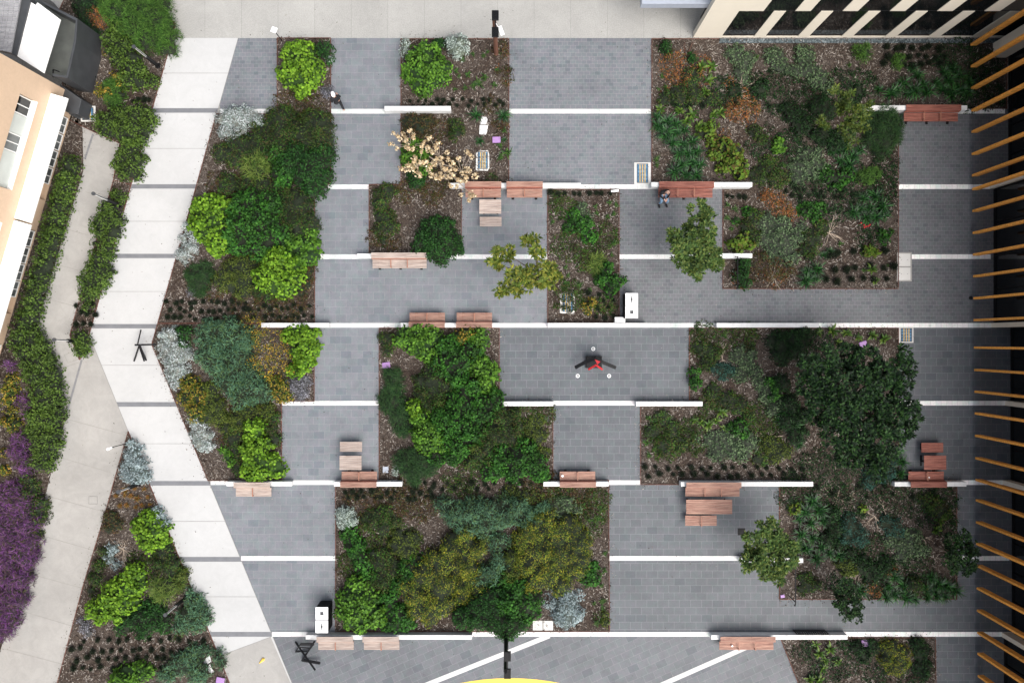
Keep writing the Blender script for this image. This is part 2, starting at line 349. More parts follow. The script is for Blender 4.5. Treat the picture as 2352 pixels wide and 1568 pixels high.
# numpy mesh of many small leaves
TEMPL = {
 'round': (np.array([(.0, -.25, 0), (.35, -.5, .10), (.8, -.42, .06), (1, 0, -.02), (.8, .42, .06), (.35, .5, .10), (0, .25, 0)]), [(0, 1, 2, 3, 4, 5, 6)]),
 'oval': (np.array([(0, 0, 0), (.5, -.5, .12), (1, 0, -.05), (.5, .5, .12)]), [(0, 1, 2, 3)]),
 'strap': (np.array([(0, -.3, 0), (.35, -.5, .16), (.72, -.42, .12), (1, 0, -.12), (.72, .42, .12), (.35, .5, .16), (0, .3, 0), (0, .0, 0)]), [(0, 1, 5, 6), (1, 2, 4, 5), (2, 3, 4)]),
 'chip': (np.array([(0, -.5, 0), (1, -.5, 0), (1, .5, 0), (0, .5, 0)]), [(0, 1, 2, 3)]),
}
def leaf_arrays(kind, pos, nrm, tan, L, W):
    T, F = TEMPL[kind]; n = len(pos)
    nrm = nrm / np.linalg.norm(nrm, axis=1, keepdims=True)
    tan = tan - nrm * np.sum(tan * nrm, axis=1, keepdims=True); tan /= (np.linalg.norm(tan, axis=1, keepdims=True) + 1e-9)
    bit = np.cross(nrm, tan)
    V = (pos[:, None, :] + tan[:, None, :] * (T[None, :, 0:1] * L[:, None, None]) + bit[:, None, :] * (T[None, :, 1:2] * W[:, None, None]) + nrm[:, None, :] * (T[None, :, 2:3] * L[:, None, None]))
    V = V.reshape(-1, 3); k = len(T)
    loops = np.concatenate([np.array(f) for f in F]); cnt = np.array([len(f) for f in F])
    LP = (loops[None, :] + (np.arange(n) * k)[:, None]).reshape(-1); CN = np.tile(cnt, n)
    return V, LP, CN
def np_mesh(name, parts, mats):
    """parts: list of (V, loops, counts, material index)"""
    Vs = []; Ls = []; Cs = []; Ms = []; o = 0
    for V, LP, CN, mi in parts:
        Vs.append(V); Ls.append(LP + o); Cs.append(CN); Ms.append(np.full(len(CN), mi)); o += len(V)
    V = np.concatenate(Vs); LP = np.concatenate(Ls); CN = np.concatenate(Cs); MI = np.concatenate(Ms)
    me = bpy.data.meshes.new(name); me.vertices.add(len(V)); me.vertices.foreach_set('co', V.astype(np.float32).ravel())
    me.loops.add(len(LP)); me.loops.foreach_set('vertex_index', LP.astype(np.int32))
    me.polygons.add(len(CN)); st = np.concatenate([[0], np.cumsum(CN)[:-1]]); me.polygons.foreach_set('loop_start', st.astype(np.int32))
    me.polygons.foreach_set('material_index', MI.astype(np.int32))
    for m in mats: me.materials.append(m)
    me.update(calc_edges=True); me.validate(); return me
def link(name, me, loc=(0, 0, 0), parent=None):
    o = bpy.data.objects.new(name, me); o.location = loc; COL.objects.link(o)
    if parent is not None: o.parent = parent
    return o

def inpoly(x, y, poly):
    ins = np.zeros(len(x), bool); n = len(poly); j = n - 1
    for i in range(n):
        xi, yi = poly[i]; xj, yj = poly[j]
        if yi != yj:
            ins ^= ((yi > y) != (yj > y)) & (x < (xj - xi) * (y - yi) / (yj - yi) + xi)
        j = i
    return ins
# bark chips over every bed
ps = []
for k, poly in BEDS.items():
    q = P2(poly); xs = [a[0] for a in q]; ys = [a[1] for a in q]
    x0, x1, y0, y1 = max(min(xs), -31), min(max(xs), 31), max(min(ys), -20), min(max(ys), 20)
    n = int((x1 - x0) * (y1 - y0) * 150); X = RNG.uniform(x0, x1, n); Y = RNG.uniform(y0, y1, n); ok = inpoly(X, Y, q)
    X = X[ok]; Y = Y[ok]
    # drifts: keep more where a slow wave is high
    w = .5 + .5 * np.sin(X * 1.1 + 1.7 * np.sin(Y * .8)) * np.sin(Y * 1.3 + X * .4)
    ok = RNG.random(len(X)) < .35 + .65 * w; X = X[ok]; Y = Y[ok]
    ps.append(np.stack([X, Y, RNG.uniform(.025, .05, len(X))], 1))
ps = np.concatenate(ps); n = len(ps)
nr = np.stack([RNG.normal(0, .25, n), RNG.normal(0, .25, n), np.ones(n)], 1); an = RNG.uniform(0, 6.28, n)
me = np_mesh('bark_mulch', [(*leaf_arrays('chip', ps, nr, np.stack([np.cos(an), np.sin(an), np.zeros(n)], 1), RNG.uniform(.06, .19, n), RNG.uniform(.014, .042, n)), 0)], [M_chip])
tag(link('bark_mulch', me), kind='stuff', label='grey brown bark chip mulch spread over the planting beds')

# ------------------------------------------------------------------ plant kinds
def L(*c): return list(c)
KINDS = {
 # name: (template, len, width, per m2, colours, random tilt, cluster size)
 'lime': ('round', .125, .12, 270, L((.055, .13, .007), (.11, .235, .012), (.175, .32, .022)), .5, .20),
 'leafgreen': ('round', .12, .11, 280, L((.032, .09, .009), (.065, .165, .014), (.11, .24, .022)), .5, .20),
 'midgreen': ('round', .105, .10, 330, L((.012, .055, .007), (.025, .10, .011), (.045, .145, .016)), .55, .18),
 'darkgreen': ('oval', .12, .075, 420, L((.008, .036, .007), (.014, .06, .010), (.025, .09, .013)), .55, .13),
 'verydark': ('oval', .11, .06, 480, L((.005, .018, .006), (.009, .032, .009), (.02, .062, .013)), .6, .14),
 'mixed': ('oval', .10, .055, 460, L((.016, .040, .008), (.03, .085, .010), (.055, .11, .014), (.07, .055, .020)), .65, .18),
 'olive': ('oval', .10, .045, 520, L((.04, .07, .012), (.075, .11, .015), (.11, .14, .02)), .6, .14),
 'oliveyellow': ('oval', .11, .03, 620, L((.035, .08, .010), (.07, .13, .013), (.12, .18, .016), (.20, .23, .02), (.34, .30, .03)), .6, .2),
 'bluegreen': ('oval', .20, .032, 520, L((.03, .075, .04), (.06, .145, .08), (.11, .23, .135), (.08, .14, .04)), .6, .24),
 'silver': ('oval', .10, .045, 560, L((.22, .28, .24), (.36, .44, .39), (.52, .60, .55)), .55, .15),
 'silverblue': ('oval', .15, .04, 460, L((.16, .22, .22), (.27, .35, .36), (.42, .50, .52)), .5, .2),
 'lilacgrey': ('oval', .07, .04, 520, L((.10, .10, .12), (.20, .20, .24), (.34, .34, .37)), .6, .13),
 'white': ('oval', .09, .05, 560, L((.20, .26, .23), (.36, .42, .40), (.55, .59, .60)), .55, .14),
 'yellow': ('oval', .09, .05, 260, L((.30, .19, .02), (.48, .31, .03), (.12, .14, .02), (.07, .11, .015)), .6, .18),
 'yelloworange': ('oval', .12, .07, 400, L((.10, .12, .012), (.22, .19, .02), (.36, .22, .035), (.06, .10, .012), (.04, .08, .01)), .5, .15),
 'rust': ('oval', .12, .035, 420, L((.28, .09, .025), (.42, .16, .05), (.16, .08, .035), (.10, .10, .02)), .8, .2),
 'sage': ('oval', .12, .07, 230, L((.035, .065, .03), (.075, .13, .055), (.14, .20, .10)), .5, .12),
 'hedge': ('oval', .13, .075, 380, L((.03, .06, .010), (.06, .115, .015), (.10, .165, .026)), .6, .22),
 'chartreuse': ('round', .15, .11, 260, L((.045, .09, .008), (.08, .155, .014), (.125, .20, .02), (.09, .07, .015)), .5, .2),
 'grass': ('strap', .42, .018, 420, L((.05, .10, .015), (.10, .17, .025), (.18, .24, .05)), .9, .2),
 'lawn': ('strap', .20, .018, 800, L((.025, .075, .010), (.05, .125, .016), (.085, .18, .026)), .9, .2),
 'lavender': ('strap', .26, .022, 620, L((.05, .016, .06), (.13, .035, .17), (.04, .06, .018), (.09, .055, .04), (.21, .08, .25)), .9, .12),
 'brown': ('oval', .11, .05, 360, L((.04, .022, .012), (.085, .045, .02), (.05, .075, .015), (.12, .055, .025), (.03, .055, .012)), .7, .15),
 'darkgrass': ('strap', .22, .016, 760, L((.010, .034, .010), (.018, .058, .014), (.035, .085, .02)), .9, .15),
 'teal': ('oval', .10, .05, 420, L((.012, .045, .035), (.022, .075, .055), (.04, .11, .08)), .55, .15),
}
LM = {k: leafmat('leaf_' + k, v[4], patch=(.34, 1.15) if k in ('oliveyellow', 'mixed', 'midgreen') else None) for k, v in KINDS.items()}
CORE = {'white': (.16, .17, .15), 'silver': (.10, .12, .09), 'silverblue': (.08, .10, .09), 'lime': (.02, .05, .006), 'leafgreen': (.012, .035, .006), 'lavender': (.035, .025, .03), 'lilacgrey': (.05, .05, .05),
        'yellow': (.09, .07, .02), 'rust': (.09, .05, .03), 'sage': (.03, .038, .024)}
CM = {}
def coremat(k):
    c = CORE.get(k, (.010, .016, .006))  # inner dome painted dark for the shade deep between leaf clusters
    if c not in CM: CM[c] = plain('core_shade_' + k, c, .95, var=.3, scale=12)
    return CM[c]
def hfield(X, Y, C, Hh):
    """height of a mounded crown made of overlapping circles C=[(x,y,r)] at points X,Y"""
    rm = max(c[2] for c in C); h = np.full(len(X), -1.0)
    for (cx, cy, r) in C:
        dx = X - cx; dy = Y - cy; a = np.arctan2(dy, dx)
        rr = r * (1 + .09 * np.sin(3 * a + cx * 3) + .07 * np.sin(7 * a + cy * 5) + .05 * np.sin(13 * a + cx * 9))
        d2 = (dx * dx + dy * dy) / (rr * rr)
        hh = Hh * (r / rm) ** .45 * np.sqrt(np.clip(1 - d2, 0, 1)) ** .75
        h = np.where(d2 < 1, np.maximum(h, hh), h)
    return h
def bump(X, Y, s):
    return (np.sin(X * 5.1 / s + 1.3 * np.sin(Y * 3.7 / s)) * np.sin(Y * 4.6 / s + 1.1 * np.sin(X * 4.3 / s)) + .5 * np.sin(X * 11 / s + Y * 3) * np.sin(Y * 10 / s - X * 2))
def bush_mesh(kind, C, Hh, dens=1.0, core=True, z0=.0, size=1.0, name='shrub'):
    tmpl, ll, ww, pm, cols, tilt, cl = KINDS[kind]
    ll *= size; ww *= size
    x0 = min(c[0] - c[2] for c in C) - .1; x1 = max(c[0] + c[2] for c in C) + .1; y0 = min(c[1] - c[2] for c in C) - .1; y1 = max(c[1] + c[2] for c in C) + .1
    parts = []
    n = int((x1 - x0) * (y1 - y0) * pm * dens)
    # leaves sit in clusters so that dark gaps open between them
    ncl = max(6, int((x1 - x0) * (y1 - y0) / (cl * cl) * .9)); CX = RNG.uniform(x0, x1, ncl); CY = RNG.uniform(y0, y1, ncl); CB = RNG.uniform(-1, 1, ncl)
    idx = RNG.integers(0, ncl, n)
    X = CX[idx] + RNG.normal(0, cl * .42, n); Y = CY[idx] + RNG.normal(0, cl * .42, n)
    fr = RNG.random(n) < .25; X = np.where(fr, RNG.uniform(x0, x1, n), X); Y = np.where(fr, RNG.uniform(y0, y1, n), Y)
    h = hfield(X, Y, C, Hh); ok = h >= 0; X, Y, h, idx = X[ok], Y[ok], h[ok], idx[ok]; n = len(X)
    if n == 0: n = 1; X = np.array([C[0][0]]); Y = np.array([C[0][1]]); h = np.array([Hh]); idx = np.array([0])
    e = .05; gx = (hfield(X + e, Y, C, Hh) - hfield(X - e, Y, C, Hh)) / (2 * e); gy = (hfield(X, Y + e, C, Hh) - hfield(X, Y - e, C, Hh)) / (2 * e)
    gx = np.clip(gx, -2, 2); gy = np.clip(gy, -2, 2)
    dcl = np.hypot(X - CX[idx], Y - CY[idx])
    z = z0 + h * (1 - .30 * RNG.random(n) ** 2) + bump(X, Y, 1.2) * min(.12, Hh * .14) + CB[idx] * min(.14, Hh * .16) - dcl * dcl * 2.2
    z = np.maximum(z, z0 + .03)
    nr = np.stack([-gx * .6, -gy * .6, np.ones(n)], 1) + RNG.normal(0, tilt, (n, 3)); nr[:, 2] = np.abs(nr[:, 2]) + .15
    out = np.stack([X - CX[idx], Y - CY[idx], np.full(n, .03)], 1) * 4 + RNG.normal(0, .5, (n, 3)) + np.stack([-gx, -gy, np.zeros(n)], 1) * .25
    if tmpl == 'strap':
        th = RNG.uniform(0, 6.28, n); out = np.stack([np.cos(th), np.sin(th), RNG.uniform(-.05, .6, n)], 1) + np.stack([-gx, -gy, np.zeros(n)], 1) * .35; nr = np.stack([-out[:, 0] * out[:, 2], -out[:, 1] * out[:, 2], np.ones(n)], 1) + RNG.normal(0, .25, (n, 3))
    sz = RNG.uniform(.7, 1.25, n)
    parts.append((*leaf_arrays(tmpl, np.stack([X, Y, z], 1), nr, out, ll * sz, ww * sz * RNG.uniform(.8, 1.2, n)), 0))
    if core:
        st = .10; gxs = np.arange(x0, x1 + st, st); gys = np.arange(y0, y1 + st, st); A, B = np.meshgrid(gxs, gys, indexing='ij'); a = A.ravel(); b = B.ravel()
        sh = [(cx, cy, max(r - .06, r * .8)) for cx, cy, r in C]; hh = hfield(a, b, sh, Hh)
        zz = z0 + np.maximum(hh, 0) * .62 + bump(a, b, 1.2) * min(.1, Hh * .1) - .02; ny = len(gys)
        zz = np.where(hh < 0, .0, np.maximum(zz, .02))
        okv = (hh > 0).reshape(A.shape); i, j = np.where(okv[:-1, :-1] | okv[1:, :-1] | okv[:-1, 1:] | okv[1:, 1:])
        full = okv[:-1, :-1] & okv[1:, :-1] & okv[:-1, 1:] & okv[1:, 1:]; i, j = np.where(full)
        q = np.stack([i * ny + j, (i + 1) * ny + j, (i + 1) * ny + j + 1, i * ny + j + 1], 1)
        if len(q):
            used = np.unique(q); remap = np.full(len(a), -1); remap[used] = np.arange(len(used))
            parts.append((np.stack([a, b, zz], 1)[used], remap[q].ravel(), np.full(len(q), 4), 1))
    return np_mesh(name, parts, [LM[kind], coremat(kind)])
def circ(C, z):
    return [(*G(x, y, z)[:2], 1.12 * r / K * (H - z) / H) for x, y, r in C]
NAMES = {'silver': 'silver_shrub', 'silverblue': 'silver_shrub', 'white': 'silver_shrub', 'lavender': 'lavender_bush', 'grass': 'ornamental_grass', 'lawn': 'grass_mound', 'darkgrass': 'grass_clump', 'hedge': 'hedge'}
def bush(kind, C, hgt, label, cat='shrub', dens=1.0, name=None, group=None, size=1.0, core=True):
    W = circ(C, hgt * .75); cx = sum(c[0] for c in W) / len(W); cy = sum(c[1] for c in W) / len(W)
    nm = name or NAMES.get(kind, 'shrub')
    me = bush_mesh(kind, [(x - cx, y - cy, r) for x, y, r in W], hgt, dens, core, name=nm, size=size)
    o = link(nm, me, (cx, cy, .018)); tag(o, label, cat, group); return o
# ------------------------------------------------------------------ low white walls
# (x0, x1 as seen at the wall top, row, height, label)
WALLS = [
 (883, 1035, 'a', .55, 'low white wall between the two upper beds, west of the first paving square'),
 (1994, 2222, 'a', .66, 'low white wall behind the northernmost timber bench at top right'),
 (1033, 1334, 'b', .42, 'low white wall carrying the two benches beside the tan flowering shrub'),
 (1496, 1728, 'b', .62, 'low white wall behind the bench with the seated man'),
 (820, 1052, 'c', .40, 'low white wall behind the silvered bench and the dark round bush'),
 (1615, 1728, 'c', .52, 'short white wall end under the small tree, with a black handrail'),
 (600, 756, 'd', .42, 'low white wall below the rows of brown tufts and above the lime bush'),
 (920, 1147, 'd', .45, 'low white wall carrying two back-to-plant benches in the middle of the garden'),
 (1258, 1486, 'd', .42, 'low white wall running past the pair of square bins'),
 (1646, 1882, 'd', .42, 'low white wall along the top edge of the big dark tree bed'),
 (1124, 1271, 'e', .45, 'low white wall left of the paving south of the red and black sculpture'),
 (1461, 1614, 'e', .50, 'low white wall right of the paving south of the red and black sculpture'),
 (520, 670, 'f', .42, 'low white wall with a pale bench close to the white footpath'),
 (767, 923, 'f', .50, 'low white wall behind the bench and table by the dark tufts'),
 (1248, 1398, 'f', .48, 'low white wall behind the single bench with a white cup'),
 (1564, 1868, 'f', .50, 'long low white wall behind the bench, long table and stool'),
 (2055, 2220, 'f', .52, 'low white wall behind the dark red bench near the timber fins'),
 (1700, 1845, 'g', .45, 'low white wall end poking out from under the small tree at lower right'),
 (702, 1084, 'h', .45, 'long low white wall behind the two pale benches at the bottom'),
 (1634, 1947, 'h', .45, 'long low white wall behind the red bench at the bottom'),
]
for i, (x0, x1, r, h, lab) in enumerate(WALLS):
    a = G(x0, ROWS[r], h); b = G(x1, ROWS[r], h); y = G(0, ROWS[r])[1]
    mb = MB(); mb.box(a[0], b[0], y - .125, y + .125, .0, h); o = mb.build('low_wall', M_wall, bevel=.012)
    tag(o, lab, 'wall', 'low white garden walls')
    mb = MB(); mb.box(a[0], b[0], y - .1245, y + .1245, h + .0005, h + .0015)   # paint film on the top course, a touch brighter
x0, y0, _ = G(1412, 728, .3); x1, y1, _ = G(1436, 742, .3); mb = MB(); mb.box(x0, x1, y1 + .03, y0, 0, .35)
tag(mb.build('stone_block', M_wall, bevel=.01), 'white rendered block beside the pair of bins', 'block')

# ------------------------------------------------------------------ benches, tables, stools
def slats(mb, x0, x1, y0, y1, z, n, t=.035, gap=.010):
    w = (y1 - y0 - gap * (n - 1)) / n
    for i in range(n):
        a = y0 + i * (w + gap); mb.box(x0, x1, a, a + w, z - t, z)
def bench(ln, arms, kind):
    root = empty('bench', (0, 0, 0)); m = {'red': M_red, 'mid': M_mid, 'pale': M_pale}[kind]
    s = MB(); slats(s, -ln / 2 + .02, ln / 2 - .02, -.68, -.22, .44, 6); s.build('seat', m, root)
    b = MB(); slats(b, -ln / 2, ln / 2, -.15, .135, .735, 4); b.build('back_cap', m, root)
    b = MB()
    for i in range(3):
        t = i / 3; u = (i + .92) / 3
        p = (-.165 - .05 * t, .72 - .25 * t); q = (-.165 - .05 * u, .72 - .25 * u)
        b.add([(-ln / 2, p[0], p[1]), (ln / 2, p[0], p[1]), (ln / 2, q[0], q[1]), (-ln / 2, q[0], q[1]), (-ln / 2, p[0] + .03, p[1]), (ln / 2, p[0] + .03, p[1]), (ln / 2, q[0] + .03, q[1]), (-ln / 2, q[0] + .03, q[1])],
              [(0, 3, 2, 1), (4, 5, 6, 7), (0, 1, 5, 4), (1, 2, 6, 5), (2, 3, 7, 6), (3, 0, 4, 7)])
    b.build('backrest', M_red if kind != 'pale' else M_mid, root)
    xs = [0] if arms == 1 else [-ln * .15, ln * .15]
    for x in xs:
        a = MB(); a.box(x - .025, x + .025, -.66, -.20, .60, .625); a.box(x - .02, x + .02, -.655, -.61, .442, .598); a.build('armrest', M_arm, root, bevel=.006)
    n = 3 if ln > 2.5 else 2
    for i in range(n):
        x = -ln / 2 + .35 + i * (ln - .7) / (n - 1)
        f = MB(); f.box(x - .03, x + .03, -.64, -.24, .36, .403); f.box(x - .03, x + .03, -.62, -.56, 0, .358); f.box(x - .03, x + .03, -.32, -.26, 0, .358); f.box(x - .07, x + .07, -.72, -.55, .0, .014)
        f.build('leg_frame', M_black, root)
    f = MB(); f.box(-ln / 2 + .05, ln / 2 - .05, -.13, .12, .66, .69); f.build('back_frame', M_black, root)
    return root
BP = {}
def place_bench(x0, x1, row, face, arms, kind, lab):
    ln = (x1 - x0) / K * (H - .72) / H
    key = (round(ln, 1) > 2.5, arms, kind); L0 = 3.0 if key[0] else 1.98
    if key not in BP:
        BP[key] = o = bench(L0, arms, kind)
    else: o = copy_tree(BP[key])
    y = G(0, ROWS[row])[1]; x = G((x0 + x1) / 2, 0, .72)[0]
    o.location = (x, y, .005); o.rotation_euler = (0, 0, 0 if face == 'S' else math.pi)
    tag(o, lab, 'bench', 'timber benches on the low white walls'); return o
BEN = [
 (2078, 2211, 'a', 'S', 2, 'red', 'dark red three-seat bench at the top right beside the orange fins'),
 (1068, 1151, 'b', 'S', 1, 'mid', 'weathered two-seat bench with a small table, partly under tan blossoms'),
 (1163, 1247, 'b', 'S', 1, 'mid', 'weathered two-seat bench right of the small table, above a narrow bed'),
 (1513, 1641, 'b', 'S', 2, 'red', 'long reddish bench on which the man in blue jeans sits'),
 (853, 979, 'c', 'S', 2, 'pale', 'long silvered bench left of the dark round bush'),
 (938, 1022, 'd', 'N', 1, 'mid', 'left bench of the pair facing the open paving'),
 (1047, 1131, 'd', 'N', 1, 'mid', 'right bench of the pair facing the open paving'),
 (1285, 1370, 'f', 'N', 1, 'mid', 'short bench with a white cup left on its seat'),
 (780, 866, 'f', 'N', 1, 'mid', 'short bench with a table and stool north of it, near the rows of dark tufts'),
 (535, 622, 'f', 'S', 1, 'pale', 'pale short bench closest to the white footpath'),
 (1575, 1704, 'f', 'S', 2, 'mid', 'long bench with the long table in front of it'),
 (2090, 2177, 'f', 'N', 1, 'red', 'dark red short bench with a red table at the right edge'),
 (727, 811, 'h', 'S', 1, 'pale', 'pale bench beside the black steel frame at the bottom'),
 (832, 917, 'h', 'S', 1, 'pale', 'pale bench right of its twin on the long bottom wall'),
 (1653, 1783, 'h', 'S', 2, 'mid', 'long reddish bench over the diagonal white line'),
]
for b in BEN: place_bench(*b)
def table(w, d, h, kind, name, cat, lab, px, py, n, arm=False):
    m = {'red': M_red, 'mid': M_mid, 'pale': M_pale}[kind]
    x, y, _ = G(px, py, h); root = empty(name, (x, y, .005))
    s = MB(); slats(s, x - w / 2, x + w / 2, y - d / 2, y + d / 2, h, n); s.build('tabletop' if cat == 'table' else 'seat', m, root)
    for sx in (-1, 1):
        f = MB(); cx = x + sx * (w / 2 - .22); f.box(cx - .03, cx + .03, y - d / 2 + .06, y + d / 2 - .06, h - .08, h - .0375)
        f.box(cx - .03, cx + .03, y - .04, y + .04, .012, h - .082); f.box(cx - .05, cx + .05, y - d / 2 + .08, y + d / 2 - .08, 0, .0115); f.build('leg', M_black, root)
    if arm:
        f = MB(); f.box(x - .025, x + .025, y - d / 2 - .02, y + d / 2, h + .15, h + .175); f.box(x - .02, x + .02, y - d / 2 - .015, y - d / 2 + .03, h + .002, h + .148); f.build('armrest', M_arm, root, bevel=.006)
    return tag(root, lab, cat, 'garden tables' if cat == 'table' else 'backless garden stools')
table(1.19, .76, .74, 'pale', 'table', 'table', 'square timber table between the bench under tan blossoms and its stool', 1126, 474.5, 8)
table(1.19, .52, .45, 'pale', 'stool', 'stool', 'backless timber stool on the open side of the upper middle table', 1127, 509, 6)
table(1.19, .76, .74, 'pale', 'table', 'table', 'pale timber table touching the short bench by the dark tufts', 805, 1062.5, 8)
table(1.21, .54, .45, 'pale', 'stool', 'stool', 'pale backless stool north of the left table', 806, 1025.5, 6)
table(2.50, .78, .74, 'mid', 'table', 'table', 'long reddish timber table in front of the long bench', 1629, 1163.5, 8)
table(1.72, .55, .45, 'mid', 'stool', 'stool', 'wide backless stool with a centre arm below the long table', 1610, 1195, 6, True)
table(1.20, .76, .74, 'red', 'table', 'table', 'red timber table near the orange fins at the right', 2148, 1062, 7)
table(1.19, .52, .45, 'red', 'stool', 'stool', 'red backless stool above the red table', 2141.5, 1027.5, 6)
# cups
def cup(px, py, z, lab, r=.05):
    x, y, _ = G(px, py, z + .1); mb = MB(); mb.lathe([(r * .75, 0), (r, .10), (r * 1.06, .105), (r * 1.06, .115), (r * .5, .118)], 14); o = mb.build('paper_cup', M_binw); o.location = (x, y, z); tag(o, lab, 'cup')
cup(1292, 1092.5, .446, 'white cup standing on the left end of the short bench seat', .06)
cup(1682, 1482.5, .446, 'small white cup on the bottom red bench', .045)
cup(2134, 1096, .446, 'tiny pale cup on the dark red bench by its table', .035)

# ------------------------------------------------------------------ bins
def slab_hole(mb, x0, x1, y0, y1, z0, z1, hx0, hx1, hy0, hy1):
    mb.box(x0, x1, y0, hy0, z0, z1); mb.box(x0, x1, hy1, y1, z0, z1); mb.box(x0, hx0, hy0, hy1, z0, z1); mb.box(hx1, x1, hy0, hy1, z0, z1)
def bin_(px, py, slot, lab):
    z = 1.15; x, y, _ = G(px, py, z); root = empty('litter_bin', (x, y, .003)); w = .335
    b = MB(); b.box(x - w + .02, x + w - .02, y - w + .02, y + w - .02, .06, z - .05); b.build('body', M_char, root, bevel=.01)
    b = MB()
    for s in (-1, 1):
        for i in range(14):
            a = -w + .04 + i * (2 * w - .08) / 13
            b.box(x + a - .014, x + a + .014, y + s * (w - .018), y + s * (w - .004), .09, z - .07)
            b.box(x + s * (w - .018), x + s * (w - .004), y + a - .014, y + a + .014, .09, z - .07)
    b.build('side_slats', M_black, root)
    t = MB()
    if slot: slab_hole(t, x - w, x + w, y - w, y + w, z - .045, z, x - .035, x + .035, y - .16, y + .16)
    else: slab_hole(t, x - w, x + w, y - w, y + w, z - .045, z, x - .095, x + .095, y - .095, y + .095)
    t.build('lid', M_binw, root)
    if slot:
        t = MB(); t.lathe([(.055, z + .001), (.055, z + .003)], 16, (x, y)); t.build('slot_ring', M_black, root)
    t = MB(); t.lathe([(.03, z + .001), (.03, z + .004)], 12, (x + .2, y + .0)); t.build('lock', M_pallet, root)
    b = MB(); b.box(x - w + .06, x + w - .06, y - w + .06, y + w - .06, 0, .058); b.build('plinth', M_black, root)
    tag(root, lab, 'bin', 'square white-topped bins')
bin_(1451, 687.5, True, 'slotted white-topped bin, upper of the pair by the narrow bed')
bin_(1451, 716.5, False, 'white-topped bin with a square hole, beside the small white block')
bin_(739, 1408, False, 'white-topped bin with a square hole, beside the lime bush at lower left')
bin_(739, 1438.5, True, 'slotted white-topped bin touching the bottom wall')

# ------------------------------------------------------------------ lamps
def flood_lamp(bx, by, heads, lab, tilt):
    x, y, _ = G(bx, by); root = empty('lamp_post', (x, y, 0)); top = 4.9
    m = MB(); m.tube([(x, y, 0), (x + tilt, y, top)], [.13, .10], 12); m.lathe([(.16, 0), (.16, .03), (.09, .05)], 16, (x, y)); m.build('pole', M_rust if lab.startswith('brown') else M_black, root)
    for px, py, z in heads:
        hx, hy, _ = G(px, py, z)
        a = MB(); a.box(hx - .17, hx + .17, hy - .24, hy + .24, z - .10, z)
        for k in range(5): a.box(hx - .15 + k * .065, hx - .12 + k * .065, hy - .22, hy + .22, z + .001, z + .04)
        h = a.build('floodlight', M_black, root, bevel=.01)
        l = MB(); l.box(hx - .13, hx + .13, hy - .2, hy + .2, z - .112, z - .102); l.build('lens', M_lampw, h, shift=True)
    ys = [G(p[0], p[1], p[2]) for p in heads]
    c = MB(); c.bar((ys[0][0], ys[0][1], 4.82), (ys[1][0], ys[1][1], 4.82), .07, .07); c.build('crossarm', M_black, root)
    return root, x, y
r, x, y = flood_lamp(1139.5, 122, [(1137.5, 73.5, 4.95), (1137.5, 35, 4.95)], 'brown post', .0)
tag(r, 'tall lamp post with two black floodlights over the top plaza', 'lamp post')
a = MB(); p = G(1152, 71, 4.2); a.bar((p[0] - .1, p[1] + .22, 4.2), (p[0] + .06, p[1] - .22, 4.2), .2, .06); a.bar((p[0] - .05, p[1], 4.16), (x, y + .02, 4.16), .03, .03); a.build('white_antenna', M_binw, r, bevel=.01)
r, x, y = flood_lamp(1163, 1453, [(1165.5, 1507, 4.9), (1165.5, 1547, 4.9)], 'black post', .0)
tag(r, 'tall black lamp post with two floodlights at the bottom centre', 'lamp post')
def column_light(bx, by, hx, hy, lab):
    x, y, _ = G(bx, by, 0); d0 = math.hypot(bx - 1176, by - 784); d1 = math.hypot(hx - 1176, hy - 784); h = H * (1 - d0 / d1) if d1 > d0 else 2.6
    h = min(max(h, 1.8), 3.2); tx, ty, _ = G(hx, hy, h)
    tx, ty = x + max(-.35, min(.35, tx - x)), y + max(-.35, min(.35, ty - y))
    root = empty('column_light', (x, y, .018)); m = MB(); mid = h * .52; mx, my = x + (tx - x) * .5, y + (ty - y) * .5
    m.tube([(x, y, 0), (mx, my, mid)], .10, 12); m.tube([(x, y, 0), (x, y, .04)], .16, 12); m.build('post', M_black, root)
    m = MB(); d = Vector((tx - mx, ty - my, h - mid)); n = Vector((0, 0, 1)).cross(d).normalized() * .075
    for s in (-1, 1): m.tube([Vector((mx, my, mid)) + n * s, Vector((tx, ty, h)) + n * s], .022, 8)
    m.tube([Vector((tx, ty, h)) - n * 1.2, Vector((tx, ty, h)) + n * 1.2], .05, 10); m.lathe([(.10, h), (.10, h + .05)], 14, (tx, ty)); m.build('head_frame', M_char, root)
    m = MB(); m.tube([(mx, my, mid), (tx, ty, h)], .05, 10); m.build('lamp_tube', M_lampw, root)
    tag(root, lab, 'lamp post', 'slender column lights along the paths')
column_light(363, 152, 308, 108, 'column light at the north end of the white footpath, beside the lawn mound')
column_light(277, 473, 215, 445, 'column light leaning over the beige path beside the middle hedge')
column_light(186, 784, 125, 780, 'column light standing in the last hedge clump where the paths meet')
column_light(320, 1111, 272, 1129, 'column light among the orange tufts in the triangular bed')
column_light(429, 1370, 380, 1411, 'column light in the lower triangular bed beside blue-green bushes')
